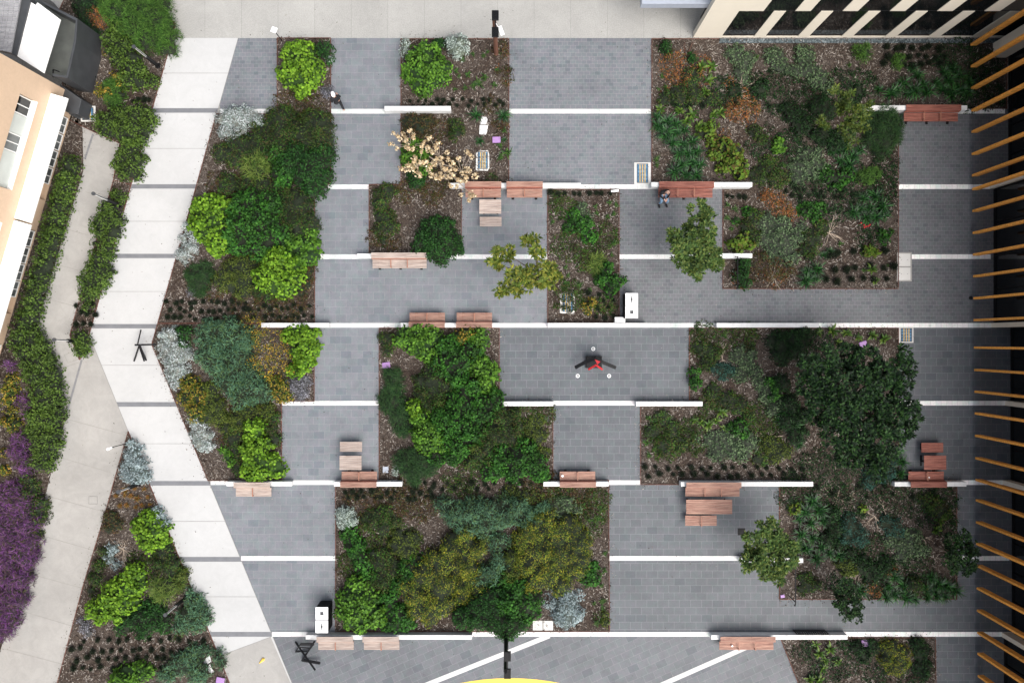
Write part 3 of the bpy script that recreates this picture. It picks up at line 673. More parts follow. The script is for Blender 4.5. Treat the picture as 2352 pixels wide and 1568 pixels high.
# small sign and spike light
x, y, _ = G(649, 95); r = empty('small_sign', (x, y, .018)); m = MB(); t = G(639, 79, 1.25); m.tube([(x, y, 0), (x - .12, y + .12, 1.2)], .022, 8); m.build('post', M_black, r)
m = MB(); m.bar((x - .24, y + .18, 1.21), (x + .06, y + .06, 1.25), .30, .02); m.build('sign_plate', M_binw, r, bevel=.004); tag(r, 'small white plate on a dark post at the bed corner by the plaza', 'sign')
x, y, _ = G(290, 1018); r = empty('spot_light', (x, y, .018)); m = MB(); m.tube([(x, y, 0), (x - .22, y - .06, .75), (x - .34, y - .1, .85)], .022, 8); m.build('stem', M_black, r)
m = MB(); m.tube([(x - .34, y - .1, .85), (x - .62, y - .2, .80)], [.05, .09], 12); m.build('lamp_head', M_binw, r); tag(r, 'small white spot light on a bent stem above the silver bush tip', 'spot light')
x, y, _ = G(1412, 440); mb = MB(); mb.bar((x - .22, y - .02, .14), (x + .2, y + .03, .14), .12, .03); mb.tube([(x, y, 0), (x, y, .13)], .02, 6); tag(mb.build('plant_sign', M_binw), 'small white label plate at the top of the narrow bed', 'sign')

# ------------------------------------------------------------------ sculptures
x, y, _ = G(1363, 831); r = empty('sculpture', (x, y, 0))
m = MB(); m.box(x - .43, x + .43, y - .33, y + .33, 0, .32); m.build('plinth', M_black, r, bevel=.01)
def PZ(px, py, z): return G(px, py, z)
for s, (ax, ay) in ((0, (1321.5, 843.5)), (1, (1413.5, 844))):
    m = MB(); m.bar(PZ(1347 if s == 0 else 1380, 830, .95), PZ(ax, ay, .55), .19, .14); m.build('black_arm', M_black, r, bevel=.01)
m = MB(); m.bar(PZ(1347, 830, .95), PZ(1367, 822, 1.25), .2, .14); m.bar(PZ(1380, 830, .95), PZ(1366, 822, 1.25), .2, .14); m.bar(PZ(1369, 820, .35), PZ(1369, 822, 1.3), .1, .1); m.build('black_beam', M_black, r, bevel=.01)
m = MB(); m.bar(PZ(1352, 848, 1.1), PZ(1369, 838, 1.6), .10, .08); m.bar(PZ(1383, 848, 1.1), PZ(1369, 838, 1.6), .10, .08); m.build('red_chevron', M_redp, r, bevel=.008)
m = MB(); a, b, c = (Vector(PZ(1366, 825, 1.45)), Vector(PZ(1379, 830, 1.45)), Vector(PZ(1372, 837, 1.5))); up = Vector((0, 0, .05)); m.add([a, b, c, a + up, b + up, c + up], [(0, 1, 2), (3, 5, 4), (0, 3, 4, 1), (1, 4, 5, 2), (2, 5, 3, 0)]); m.build('red_fin', M_redp, r)
tag(r, 'red and black angular steel sculpture on a black plinth in the open paving', 'sculpture')
for px, py, w in ((1362.5, 801, 'above'), (1327, 863, 'lower left of'), (1399, 863, 'lower right of')):
    x, y, _ = G(px, py); r = empty('ground_light', (x, y, .001)); m = MB(); m.lathe([(.105, 0), (.105, .012), (.075, .014)], 24, (x, y)); m.build('rim', M_binw, r)
    m = MB(); m.lathe([(.07, .0142), (.07, .018), (.045, .018)], 20, (x, y)); m.build('lens', M_glassg, r); m = MB(); m.lathe([(.03, .0185), (.03, .021)], 16, (x, y)); m.build('bulb', M_lampw, r)
    tag(r, 'round white-rimmed ground light %s the sculpture' % w, 'ground light', 'ground lights round the sculpture')
def rods(name, segs, lab, cx, cy):
    x, y, _ = G(cx, cy); r = empty(name, (x, y, 0))
    for nm, p, q, w in segs:
        m = MB(); m.bar(PZ(*p), PZ(*q), w, w); m.build(nm, M_black, r)
    tag(r, lab, 'sculpture')
rods('sculpture', [('beam', (310, 792, .85), (358, 791, .75), .10), ('spike', (323.5, 758, .05), (316, 791, .9), .05), ('leg', (319, 795, .85), (308, 829, .02), .06), ('leg', (320, 795, .85), (331.5, 829, .02), .06), ('leg', (322, 795, .85), (336, 827.5, .02), .06)],
     'black thin-legged steel sculpture standing on the white footpath', 320, 800)
rods('sculpture', [('spike', (678.5, 1473.5, .03), (724, 1538, .9), .07), ('beam', (722, 1472.5, .8), (694, 1515.5, .1), .10), ('foot', (694, 1515, .1), (735, 1522, .3), .11),
                   ('frame_bar', (679, 1496, .05), (690, 1478, .6), .05), ('frame_bar', (690, 1478.5, .6), (721, 1478.5, .6), .11), ('frame_bar', (721, 1478, .6), (709, 1494, .1), .05), ('frame_bar', (679, 1496, .05), (709, 1494, .1), .05), ('brace', (686, 1485, .3), (714, 1488, .3), .04)],
     'black crossed-bar steel sculpture beside the bottom left bench', 700, 1505)
# handrails and bar rack
def rail(px, y0, y1, lab):
    a = G(px, y0); b = G(px, y1); r = empty('handrail', (a[0], a[1], 0)); m = MB(); h = .92
    m.tube([(a[0], a[1], .5), (a[0], a[1], h), (b[0], b[1], h), (b[0], b[1] - .12, h - .06), (b[0], b[1] - .12, h - .2)], .03, 10); m.build('rail', M_black, r)
    m = MB(); m.tube([(b[0], b[1] + .1, 0), (b[0], b[1] + .1, h)], .025, 8); m.tube([(b[0], b[1] + .1, 0), (b[0], b[1] + .1, .012)], .07, 12); m.build('post', M_black, r)
    m = MB(); m.tube([(a[0], a[1] - .3, 0), (a[0], a[1] - .3, h)], .025, 8); m.build('post', M_black, r)
    tag(r, lab, 'handrail', 'black handrails at wall ends')
rail(1683, 593, 660, 'black handrail running down from the short wall end by the small tree')
rail(1813, 1296, 1373, 'black handrail beside the lower small tree at the bed edge')
a = G(1822, 1446); b = G(1893, 1446); r = empty('bar_rack', (a[0], a[1], 0)); m = MB(); h = .62
m.tube([(a[0], a[1], 0), (a[0], a[1], h - .06), (a[0] + .08, a[1], h), (b[0] - .08, b[1], h), (b[0], b[1], h - .06), (b[0], b[1], 0)], .03, 10); m.box(a[0] + .03, b[0] - .03, a[1] - .02, a[1] + .02, .06, .1); m.build('frame', M_black, r)
for i in range(13):
    m = MB(); xx = a[0] + .12 + i * (b[0] - a[0] - .24) / 12; m.box(xx - .02, xx + .02, a[1] - .014, a[1] + .014, .101, h - .03); m.build('bar', M_black, r)
tag(r, 'black barred steel rack standing against the bottom right wall', 'rack')

# ------------------------------------------------------------------ drains, covers, boxes
def pit(px, py, w, h, gw, gh, lab, vert=True, rag=False, blue=True):
    x, y, _ = G(px, py); r = empty('drain_pit', (x, y, .019)); w, h, gw, gh = [t / K / 2 for t in (w, h, gw, gh)]
    z = .05
    m = MB(); m.mi = 0
    def rg(): return random.uniform(-.05, .02) if rag else 0
    o = [(x - w + rg(), y - h), (x + w * .7, y - h + rg()), (x + w, y - h * .8), (x + w + rg(), y + h * .6), (x + w * .75, y + h), (x - w * .6, y + h + rg()), (x - w + rg(), y + h * .7)] if rag else [(x - w, y - h), (x + w, y - h), (x + w, y + h), (x - w, y + h)]
    m.prism(o, 0, .03); f = m.build('concrete_surround', M_cover, r)
    m = MB(); slab_hole(m, x - gw - .035, x + gw + .035, y - gh - .035, y + gh + .035, .031, .045, x - gw, x + gw, y - gh, y + gh); m.build('grate_frame', M_char, r)
    m = MB(); m.sheet([(x - gw, y - gh), (x + gw, y - gh), (x + gw, y + gh), (x - gw, y + gh)], .0315); m.build('pit_opening', M_black, r)
    m = MB(); n = max(5, int(gh * 2 / .075))
    for i in range(n):
        yy = y - gh + (i + .5) * 2 * gh / n; m.box(x - gw, x + gw, yy - .020, yy + .020, .033, .043)
    m.build('grate_bars', M_water_blue if blue else M_char, r)
    if blue:
        m = MB()
        for k in (-.5, 0, .5): m.box(x + gw * k - .035, x + gw * k + .035, y - gh, y + gh, .0435, .0465)
        m.build('grate_slats', M_gyel, r)
    tag(r, lab, 'drain', 'blue-barred drain pits')
pit(1109, 368.5, 30, 46, 20, 37, 'drain pit with ragged concrete collar in the bed by the purple box', rag=True)
pit(1475.5, 398.5, 38, 50, 23, 41, 'drain pit in a neat square collar at the paving corner above the seated man')
pit(1304, 694.5, 34, 49, 21, 40, 'drain pit with chipped collar near the bottom of the narrow bed', rag=True)
pit(2081, 769, 33, 36, 23, 28, 'drain pit just below the long stone band near the big dark tree')
pit(203, 262, 34, 36, 22, 26, 'drain pit half hidden by the hedge beside the dark annex')
def flat(name, px, py, w, h, mat, z0, z1, lab, cat, rot=0, bevel=.004):
    x, y, _ = G(px, py); m = MB(); w /= 2 * K; h /= 2 * K; m.box(-w, w, -h, h, z0, z1); o = m.build(name, mat, bevel=bevel); o.location = (x, y, 0); o.rotation_euler = (0, 0, rot); return tag(o, lab, cat)
flat('drain_grate', 1254, 961, 15, 13, M_char, .02, .05, 'small grey grate in the weedy bed left of the middle paving', 'grate')
flat('drain_grate', 886 + 0, 1078, 13, 14, M_bluegrey, .02, .05, 'small blue-grey grate beside the silver tuft behind the short bench', 'grate')
flat('drain_grate', 1703, 1220.5, 17, 16, M_black, .001, .012, 'black mesh grate in the paving by the lower small tree', 'grate')
for i, (px, py, s, rt, lab) in enumerate(((1140.5, 322, 1, 0, 'purple valve box lid below the white slabs'), (887.5, 838.5, .95, .15, 'purple valve box lid at the left edge of the leafy middle bed'), (1986.5, 1475.5, 1.0, 0, 'purple valve box lid in the bottom right bed'),
        (1981.5, 790, .9, .3, 'purple valve box lid above the big dark tree'), (1796.5, 1367.5, .5, .1, 'tiny purple valve lid at the bed corner near the handrail'), (507, 1560.5, 1, -.2, 'purple valve box lid at the bottom of the triangular bed'))):
    flat('valve_box', px, py, 19 * s, 14 * s, M_purple, .02, .09, lab, 'valve box', rt, .02)
def covers(px, py, dx, dy, w, h, lab, coll=None):
    x, y, _ = G(px, py); r = empty('pit_cover', (x, y, .001)); w /= 2 * K; h /= 2 * K; dx /= K; dy /= K
    if coll: m = MB(); m.box(x - w - .07, x + w + .07, y - abs(dy) / 2 - h - .06, y + abs(dy) / 2 + h + .06, .0, .022); m.build('surround', M_beige, r)
    for s in (-.5, .5):
        m = MB(); m.box(x + s * dx - w + .012, x + s * dx + w - .012, y + s * dy - h + .012, y + s * dy + h - .012, .024, .05 if not coll else .034); m.build('lid', M_cover, r, bevel=.006)
        for t in (-.5, .5):
            m = MB(); m.lathe([(.02, .051 if not coll else .035), (.02, .053 if not coll else .037)], 8, (x + s * dx + t * w, y + s * dy)); m.build('lifting_eye', M_drain, r)
    tag(r, lab, 'pit cover')
covers(2077, 613, 0, 32, 28, 30, 'pair of pale pit lids in a collar at the corner of the big right bed', True)
covers(1247, 1435, 24, 0, 23.5, 23, 'two square concrete lids beside the silver-blue bush')
def shard(name, pts, lab, z=.06):
    q = P2(pts); cx = sum(a[0] for a in q) / len(q); cy = sum(a[1] for a in q) / len(q); m = MB(); m.prism([(a - cx, b - cy) for a, b in q], .01, z); o = m.build(name, M_wall, bevel=.005); o.location = (cx, cy, 0); tag(o, lab, 'stone slab')
shard('stone_slab', [(1107, 269), (1117, 270), (1120, 275), (1117, 286), (1104, 286), (1104, 280)], 'upper pale stone slab lying in the bed beside strap plants')
shard('stone_slab', [(1102, 288), (1121, 288), (1119, 302), (1116, 310), (1101, 309)], 'lower pale stone slab lying in the bed beside strap plants')
shard('stone_slab', [(470, 1514), (482, 1503), (486, 1517), (479, 1523), (468, 1524)], 'upper white slab piece at the foot of the triangular bed')
shard('stone_slab', [(474, 1531), (483, 1523), (487, 1534), (493, 1540), (485, 1545)], 'lower white slab piece at the foot of the triangular bed')
mb = MB(); x, y, _ = G(603, 1516)
mb.tube([(x - .17, y - .14, .035), (x - .05, y - .03, .05), (x + .06, y + .10, .06), (x + .13, y + .11, .04)], [.02, .05, .09, .03], 8); tag(mb.build('dropped_leaf', M_yel), 'curled orange-yellow leaf lying on the beige path', 'leaf')
mb = MB()
for px, py, a, b in ((1523, 566, 4, 2), (1525, 572, 2.6, 3.6), (1534, 565, 4, 1.8), (1529, 567, 1, 2.5), (1532, 573, 2.6, 2.5), (1536, 578, 4, 2), (1517, 561, 1.2, 2.4), (1518.5, 565, 2.6, 3.2)):
    c = G(px, py); mb.sheet([(c[0] + a / K * math.cos(t * .524), c[1] + b / K * math.sin(t * .524)) for t in range(12)], .003 + .0006 * len(mb.f))
tag(mb.build('wet_stain', M_band), kind='structure')
mb = MB()
for x0, y0, x1, y1 in ((1791, 1376, 1809, 1391), (1941, 1105, 1959, 1118)):
    pass
for (px, py, w, h) in ((1800, 1384, 18, 15), (1470, 1113.5, 18, 6), (1240, 668, 28, 6), (214, 1164 - 16, 20, 18)):
    a = G(px - w / 2, py - h / 2); b = G(px + w / 2, py + h / 2); t = .012
    for q in ((a[0], b[0], a[1] - t, a[1]), (a[0], b[0], b[1], b[1] + t), (a[0], a[0] + t, b[1] + t, a[1] - t), (b[0] - t, b[0], b[1] + t, a[1] - t)): mb.box(q[0], q[1], q[2], q[3], .0, .0205)
tag(mb.build('paving_lid_frame', M_joint), kind='structure')
# ------------------------------------------------------------------ west building (peach facade), in its own axes
C0 = Vector(G(176, 221)); DD = Vector((-.283, -.959, 0)).normalized(); NN = Vector((.959, -.283, 0)).normalized()
wb = empty('building', (C0.x, C0.y, 0), math.atan2(DD.y, DD.x))      # local x runs along the facade, local -y... points away from it
# local frame: x = s ; y = left normal of DD = (-DD.y, DD.x)
YL = Vector((-DD.y, DD.x, 0)); SG = 1 if YL.dot(NN) > 0 else -1
def FB(mb, s0, s1, u0, u1, z0, z1): return mb.box(s0, s1, SG * u0, SG * u1, z0, z1)
m = MB(); SEND = 34; RIB = [(1.29, 6.02), (7.77, 12.55), (14.3, 19.1), (20.8, 25.6)]
FB(m, 0, SEND, -9, -.36, -.05, 8); FB(m, 0, SEND, -.36, 0, -.05, .08); FB(m, 0, SEND, -.36, 0, 1.9, 2.86); FB(m, 0, SEND, -.36, 0, 4.26, 8)
e = [0] + [v for r in RIB for v in r] + [SEND]
for i in range(0, len(e), 2):
    FB(m, e[i], e[i + 1], -.359, -.001, .08, 1.9); FB(m, e[i], e[i + 1], -.359, -.001, 2.86, 4.26)
m.build('wall', M_peach, wb, shift=False)
m = MB()
for a, b in RIB: FB(m, a, b, -.355, .012, 2.8605, 2.9)
m.build('sill', M_sash, wb, shift=False)
def pane(s0, s1, u, z0, z1, mat, nm='window'):
    f = MB(); t = .05
    FB(f, s0, s1, u - .06, u, z0, z0 + t); FB(f, s0, s1, u - .06, u, z1 - t, z1); FB(f, s0, s0 + t, u - .06, u, z0 + t, z1 - t); FB(f, s1 - t, s1, u - .06, u, z0 + t, z1 - t)
    mid = (s0 + s1) / 2; FB(f, mid - .022, mid + .022, u - .06, u, z0 + t, z1 - t)
    w = f.build(nm, M_sash, wb, shift=False); g = MB(); FB(g, s0 + t, s1 - t, u - .045, u - .035, z0 + t, z1 - t); g.build('pane', mat, w, shift=False)
for a, b in RIB:
    pane(a + .03, a + .93, -.22, 2.93, 4.24, M_glass); pane(a + 1.95, a + 2.85, -.22, 2.93, 4.24, M_glassg)
    m = MB(); FB(m, a + .95, a + 1.93, -.33, -.24, 2.92, 4.25); FB(m, a + 2.87, b - .02, -.33, -.24, 2.92, 4.25); m.build('spandrel_panel', M_pallet, wb, shift=False)
    k = 0; s = a + .05
    while s + .9 < b: pane(s, s + .9, -.02, .10, 1.88, M_glassg); s += .965
for (a, b), z in (((.55, 7.38), 2.1), ((7.48, 14.1), 2.06), ((14.2, 21), 2.1)):
    m = MB(); FB(m, a, b, .003, .92, z - .12, z); o = m.build('awning', M_sash, wb, bevel=.01, shift=False)
m = MB(); FB(m, -.05, SEND + .05, -9.05, .06, 8, 8.3); m.build('roof', M_char, wb, shift=False)
tag(wb, 'peach rendered building with white awnings and ribbon windows on the left', 'building')
# dark annex with roof terrace
def geq(pts, z): return [G(x, y, z)[:2] for x, y in pts]
x, y, _ = G(200, 120); an = empty('annex', (x, y, 0))
outer = geq([(60, -40), (95, 2), (178, 43), (175, 95), (163, 150), (155, 180), (121, 175)], 2.4)
cen = Vector((*geq([(120, 110)], 2.4)[0], 0)); m = MB()
for i in range(len(outer) - 1):
    a, b = Vector((*outer[i], 0)), Vector((*outer[i + 1], 0)); ia = a + (cen - a).normalized() * .14; ib = b + (cen - b).normalized() * .14
    m.prism([a[:2], b[:2], ib[:2], ia[:2]], 0, 2.4 + .003 * (i % 2))
m.build('wall', M_char, an)
m = MB(); q = outer + [outer[-1], outer[0]]; q = outer + [geq([(20, 120)], 2.4)[0], geq([(20, -40)], 2.4)[0]]
m.sheet(q, 1.0); m.build('terrace_floor', plain('terrace_concrete', (.12, .13, .12), .7, var=.25, scale=1.5), an)
m = MB(); m.prism(geq([(69, 4), (82, 12), (86, 6), (138, 45), (100, 168), (37, 128)], 2.9), 2.8, 2.9); m.build('white_roof_slab', M_sash, an, bevel=.01)
m = MB(); m.prism(geq([(52, -20), (70, -8), (69, 4), (37, 128), (26, 124)], 3.0), 2.6, 3.0); m.build('gutter', M_char, an)
m = MB(); q = geq([(-60, -20), (52, -30), (24, 121), (-60, 104)], 3.1); m.prism(q, 2.7, 3.1)
for k in range(9):
    t0 = k / 9; a = Vector((*q[1], 3.1)).lerp(Vector((*q[0], 3.1)), t0); b = Vector((*q[2], 3.1)).lerp(Vector((*q[3], 3.1)), t0); m.bar(a, b, .05, .06)
m.build('ribbed_roof', M_roof, an)
m = MB()
for a, b in (((183, 150), (220, 178)), ((197, 108), (229, 128))):
    p, r = Vector(G(*a, .9)), Vector(G(*b, .1)); m.bar(p, r, .10, .06)
m.bar(Vector(G(122, 160, 1.9)), Vector(G(122, 178, 1.9)), .05, .05); m.bar(Vector(G(122, 160, 1.9)), Vector(G(136, 165, 1.9)), .05, .05); m.build('bracket', M_black, an)
tag(an, 'dark grey annex with a walled terrace and white roof slab at top left', 'building')
m = MB(); m.prism(geq([(136, 192), (187, 228), (179, 263), (150, 256), (142, 215)], 1.1), 0, 1.1); m.prism(geq([(160, 240), (176, 250), (170, 268), (158, 262)], .6), 0, .6)
tag(m.build('service_box', M_char, bevel=.02), 'charcoal service enclosure between the annex and the peach building', 'enclosure')

# ------------------------------------------------------------------ north building
Y0 = G(0, 86.5)[1]; gx = lambda p: (p - 1176) / K
nb = empty('building', (gx(1592), Y0, 0)); XE = 32
m = MB(); m.box(gx(1592), gx(1656), Y0, Y0 + .3, 0, 10.5); m.box(gx(1656), XE, Y0, Y0 + .3, 0, .15); m.box(gx(1656), gx(1707.8), Y0 + .001, Y0 + .3, 3.35, 6.5)
rowsA = [(1730 + 100 * k, 1755.5 + 100 * k) for k in range(8)]; rowsB = [(1774.5 + 100 * k, 1807.2 + 100 * k) for k in range(7)]
for z0, z1, rw in ((.15, 3.33, rowsA), (3.35, 6.5, rowsB), (6.53, 9.6, rowsA)):
    for a, b in rw: m.box(gx(a), gx(b), Y0 + .001, Y0 + .25, z0, z1)
m.box(gx(1656), XE, Y0, Y0 + .3, 9.6, 10.5); m.box(gx(1670), XE, Y0 + .32, Y0 + 14, 0, 10.4)
m.build('wall', M_cream, nb)
m = MB(); m.box(gx(1656), XE, Y0 + .02, Y0 + .2, 3.325, 3.352); m.box(gx(1656), XE, Y0 + .02, Y0 + .2, 6.502, 6.528); m.build('transom', M_black, nb)
for z0, z1, rw, st in ((.15, 3.325, rowsA, 1656), (3.352, 6.5, rowsB, 1707.8), (6.53, 9.6, rowsA, 1656)):
    prev = st
    for a, b in rw + [(2500, 2520)]:
        if a - prev > 20: w = MB(); w.box(gx(prev), min(gx(a), XE), Y0 + .03, Y0 + .05, z0, z1); w.build('window', M_glass, nb)
        prev = b
tag(nb, 'cream building with staggered dark windows along the top right edge', 'building')
x, y, _ = G(1540, 70); cn = empty('entrance_canopy', (x, y, 0))
a = G(1470, 19, 3.0); b = G(1629, 19, 3.0); m = MB(); m.box(a[0], b[0], a[1], a[1] + 5, 3.0, 3.5); m.build('slab', M_bluegrey, cn, bevel=.01)
m = MB(); m.box(gx(1609), gx(1615), G(0, 44)[1], G(0, 44)[1] + .12, 0, 2.998); m.build('post', M_black, cn); tag(cn, 'flat blue-grey entrance canopy at the top edge with one black post', 'canopy')

# ------------------------------------------------------------------ east building with timber fins
eb = empty('building', (gx(2310), 0, 0))
def ex(y): return 2231 + (y - 300) * .0115
m = MB()
xr = gx(2900)
def gy(p): return (784 - p) / K
for x0, y0, y1 in ((2310, 88, 424), (2276, 434, 742), (2315, 752, 1102), (2318, 1112, 1450), (2300, 1461, 1900)):
    m.box(gx(x0) + .30, xr, gy(y1), gy(y0), 0, 4.79)
m.build('wall', M_char, eb)
for x0, y0, y1 in ((2310, 88, 424), (2276, 434, 742), (2315, 752, 1102), (2318, 1112, 1450), (2300, 1461, 1900)):
    g = MB(); g.box(gx(x0) + .20, gx(x0) + .22, gy(y1) + .01, gy(y0) - .01, .12, 4.7); w = g.build('glazing', M_glass, eb)
    g = MB(); g.box(gx(x0) + .14, gx(x0) + .29, gy(y1) + .01, gy(y0) - .01, .0, .118)
    n = max(2, int((y1 - y0) / K / 1.5))
    for k in range(n + 1):
        yy = gy(y1) + .03 + k * (gy(y0) - gy(y1) - .06) / n; g.box(gx(x0) + .12, gx(x0) + .19, yy - .025, yy + .025, .12, 4.7)
    g.build('mullion', M_black, w)
    g = MB(); k = 0
    for k in range(0, n, 2):
        yy = gy(y1) + .1 + k * (gy(y0) - gy(y1)) / n; g.box(gx(x0) + .225, gx(x0) + .235, yy, yy + 1.0, .3, 3.2)
    g.build('blind', M_glassg, w)
for px, py in ((2272, 429), (2276, 747), (2308, 925.5), (2302, 1107), (2300, 1456)):
    g = MB(); g.box(gx(px), gx(px) + .55, gy(py + 5.2), gy(py - 5.2), 0.018, 4.78); g.build('pier', M_cream, eb, bevel=.01)
g = MB(); g.box(gx(2279), gx(2309), gy(134), gy(101), .07, 4.78); g.build('pier', M_cream, eb)
m = MB(); m.prism([(gx(ex(60)) + .40, gy(88)), (gx(ex(1700)) + .40, gy(1900)), (xr, gy(1900)), (xr, gy(88))], 4.8, 9.5); m.build('upper_storeys', M_cream, eb)  # unseen; height and cream colour chosen for shade and bounce on the paving
m = MB(); m.prism([(gx(ex(60)) + .38, gy(80)), (gx(ex(1700)) + .38, gy(1908)), (xr + .1, gy(1908)), (xr + .1, gy(80))], 9.501, 9.9); m.build('roof', M_bluegrey, eb)
FY = [103, 153, 203, 254, 303, 354, 403, 434.5, 484.5, 535, 585, 634.5, 685, 735, 798, 849, 899, 949, 1000, 1051.5, 1101.5, 1148, 1198.5, 1248, 1298.5, 1350, 1401, 1452, 1500, 1551, 1600]
for yy in FY:
    z0 = .28; x, y, _ = G(ex(yy), yy, z0); f = MB(); f.box(x, x + .33, y - .06, y + .06, z0, 10.5); f.box(x + .331, x + .42, y - .02, y + .02, 4.9, 5.0); f.build('timber_fin', M_fin, eb, bevel=.006)
tag(eb, 'dark glazed building with slanting rows of orange timber fins along the right edge', 'building')
x, y, _ = G(2229, 684.5); m = MB(); m.lathe([(.10, 0), (.10, .05), (.05, .07)], 12, (x, y)); tag(m.build('bollard_stub', M_black), 'small black cap on the paving at the foot of a fin', 'cap')
# ------------------------------------------------------------------ plants: shrubs
B = bush
# bed at upper left
B('lime', [(680, 122, 36), (697, 150, 36), (668, 165, 32), (690, 185, 30), (710, 165, 26)], 1.2, 'lime green rounded bush in the top left corner bed')
B('darkgreen', [(742, 112, 20), (750, 130, 12)], .8, 'small dark bush right of the top left lime bush')
B('white', [(755, 135, 8)], .4, 'tiny pale tuft at the right edge of the top left bed')
B('lilacgrey', [(748, 209, 14), (757, 203, 8)], .35, 'lilac-grey cushion plant in the top left bed')
B('white', [(512, 268, 20), (535, 262, 24), (562, 264, 24), (585, 272, 18), (515, 298, 18), (528, 315, 14), (548, 300, 16)], .8, 'bright silver-white shrub spilling beside the white footpath at upper left', dens=1.2)
B('mixed', [(640, 285, 42), (620, 330, 45), (575, 340, 42), (600, 300, 30), (545, 345, 40), (500, 345, 22)], 1.1, 'broad olive-brown shrub mass below the silver-white shrub')
B('mixed', [(720, 285, 38), (735, 320, 28), (690, 305, 38)], 1.1, 'brown-green bush at the right edge of the bed beside the first walker')
B('grass', [(585, 378, 26), (600, 365, 20)], .8, 'arching yellow-green ornamental grass in the upper left bed', 'grass')
B('darkgreen', [(672, 365, 40), (705, 385, 46), (715, 415, 34), (740, 345, 24), (735, 400, 24)], 1.35, 'dark green dome bush above the stone band')
B('midgreen', [(645, 395, 30), (625, 345, 24)], 1.1, 'mid green bush left of the dark dome bush')
B('lime', [(470, 478, 34), (498, 478, 30), (468, 520, 36), (492, 552, 30), (505, 520, 28), (455, 500, 22)], 1.2, 'large yellow-lime bush at the edge of the white footpath')
B('midgreen', [(560, 475, 42), (545, 520, 42), (590, 500, 50), (590, 550, 40), (615, 470, 34), (540, 560, 26), (630, 530, 36)], 1.35, 'large mid green bush between the two lime bushes')
B('mixed', [(675, 465, 36), (690, 510, 36), (665, 500, 34), (655, 455, 26)], 1.1, 'dark speckled bush at the right edge of the long left bed')
B('leafgreen', [(705, 560, 22), (712, 585, 20), (690, 590, 20), (680, 560, 24), (708, 535, 16)], 1.0, 'small leafy green bush by the band end left of the wide paving')
B('lime', [(635, 600, 36), (618, 635, 38), (655, 640, 36), (640, 665, 20), (660, 612, 30)], 1.3, 'round lime bush above the brown tufts')
B('white', [(430, 522, 14), (445, 545, 15), (418, 548, 13), (432, 572, 16), (412, 583, 14), (418, 598, 8)], .7, 'narrow silver-white shrub hanging over the white footpath edge', dens=1.2)
B('darkgrass', [(455, 635, 28), (452, 655, 22), (470, 612, 14)], .6, 'dark green mounded grass near the footpath')
B('olive', [(520, 640, 32), (550, 655, 28), (560, 618, 34), (530, 612, 24), (578, 590, 18)], .8, 'olive rush-like clump left of the round lime bush')
B('brown', [(706, 622, 18), (700, 650, 18), (710, 600, 12), (690, 672, 14)], .4, 'brownish fine-leaved plant squeezed right of the round lime bush')
B('lilacgrey', [(438, 672, 12)], .3, 'faded lilac-grey tuft below the dark mounded grass')
# bed below
B('white', [(383, 772, 22), (372, 795, 20), (400, 800, 24), (418, 815, 18), (392, 832, 22), (405, 850, 20), (388, 862, 16), (398, 880, 14), (372, 815, 16)], .9, 'largest silver-white shrub at the kink of the footpath', dens=1.2)
B('darkgreen', [(422, 765, 18), (420, 790, 12)], .7, 'dark green bush wedged between silver shrub and blue-green shrub')
B('bluegreen', [(475, 770, 34), (515, 765, 36), (550, 775, 30), (490, 810, 44), (530, 820, 40), (545, 860, 36), (520, 880, 30), (570, 890, 38), (595, 900, 26), (545, 918, 24), (500, 850, 28)], 1.3, 'big blue-green needle-leaved shrub left of the yellow one')
B('yellow', [(585, 760, 26), (605, 785, 30), (628, 810, 30), (610, 840, 30), (580, 830, 22), (648, 842, 22), (565, 740, 20), (635, 780, 18)], 1.5, 'loose golden yellow flowering shrub beside the wall end', dens=.9, core=False)
B('lime', [(665, 770, 22), (695, 770, 26), (702, 800, 26), (695, 835, 20), (672, 850, 18), (712, 765, 16), (680, 810, 20)], 1.0, 'lime bush tucked in the corner below the low wall')
B('yelloworange', [(640, 895, 24), (625, 880, 18), (652, 910, 16)], .7, 'yellow-brown bush below the lime bush in the corner')
B('lilacgrey', [(675, 885, 20), (695, 880, 18), (690, 905, 18)], .4, 'grey-lilac carpet plant at the paving edge below the lime bush')
B('yelloworange', [(428, 885, 24), (425, 915, 22), (445, 945, 24), (450, 905, 26)], .8, 'orange-tipped yellow bush at the footpath below the kink')
B('olive', [(475, 900, 24), (485, 935, 28), (500, 960, 20), (470, 955, 20)], .7, 'olive bush right of the orange-tipped bush')
B('white', [(440, 968, 14), (458, 985, 16), (470, 1000, 15), (455, 1018, 16), (475, 1025, 14), (448, 1000, 14)], .5, 'low silver-white shrub between footpath and mulch', dens=1.2)
B('lime', [(578, 985, 24), (565, 1005, 14), (595, 1025, 24), (575, 1055, 28), (600, 1070, 34), (572, 1085, 24), (628, 1080, 22), (565, 1035, 20)], 1.2, 'yellow-lime bush spilling over the low wall with the pale bench')
B('leafgreen', [(508, 1035, 10), (520, 1050, 11), (530, 1062, 9)], .4, 'few leafy sprouts in bare mulch near the footpath')
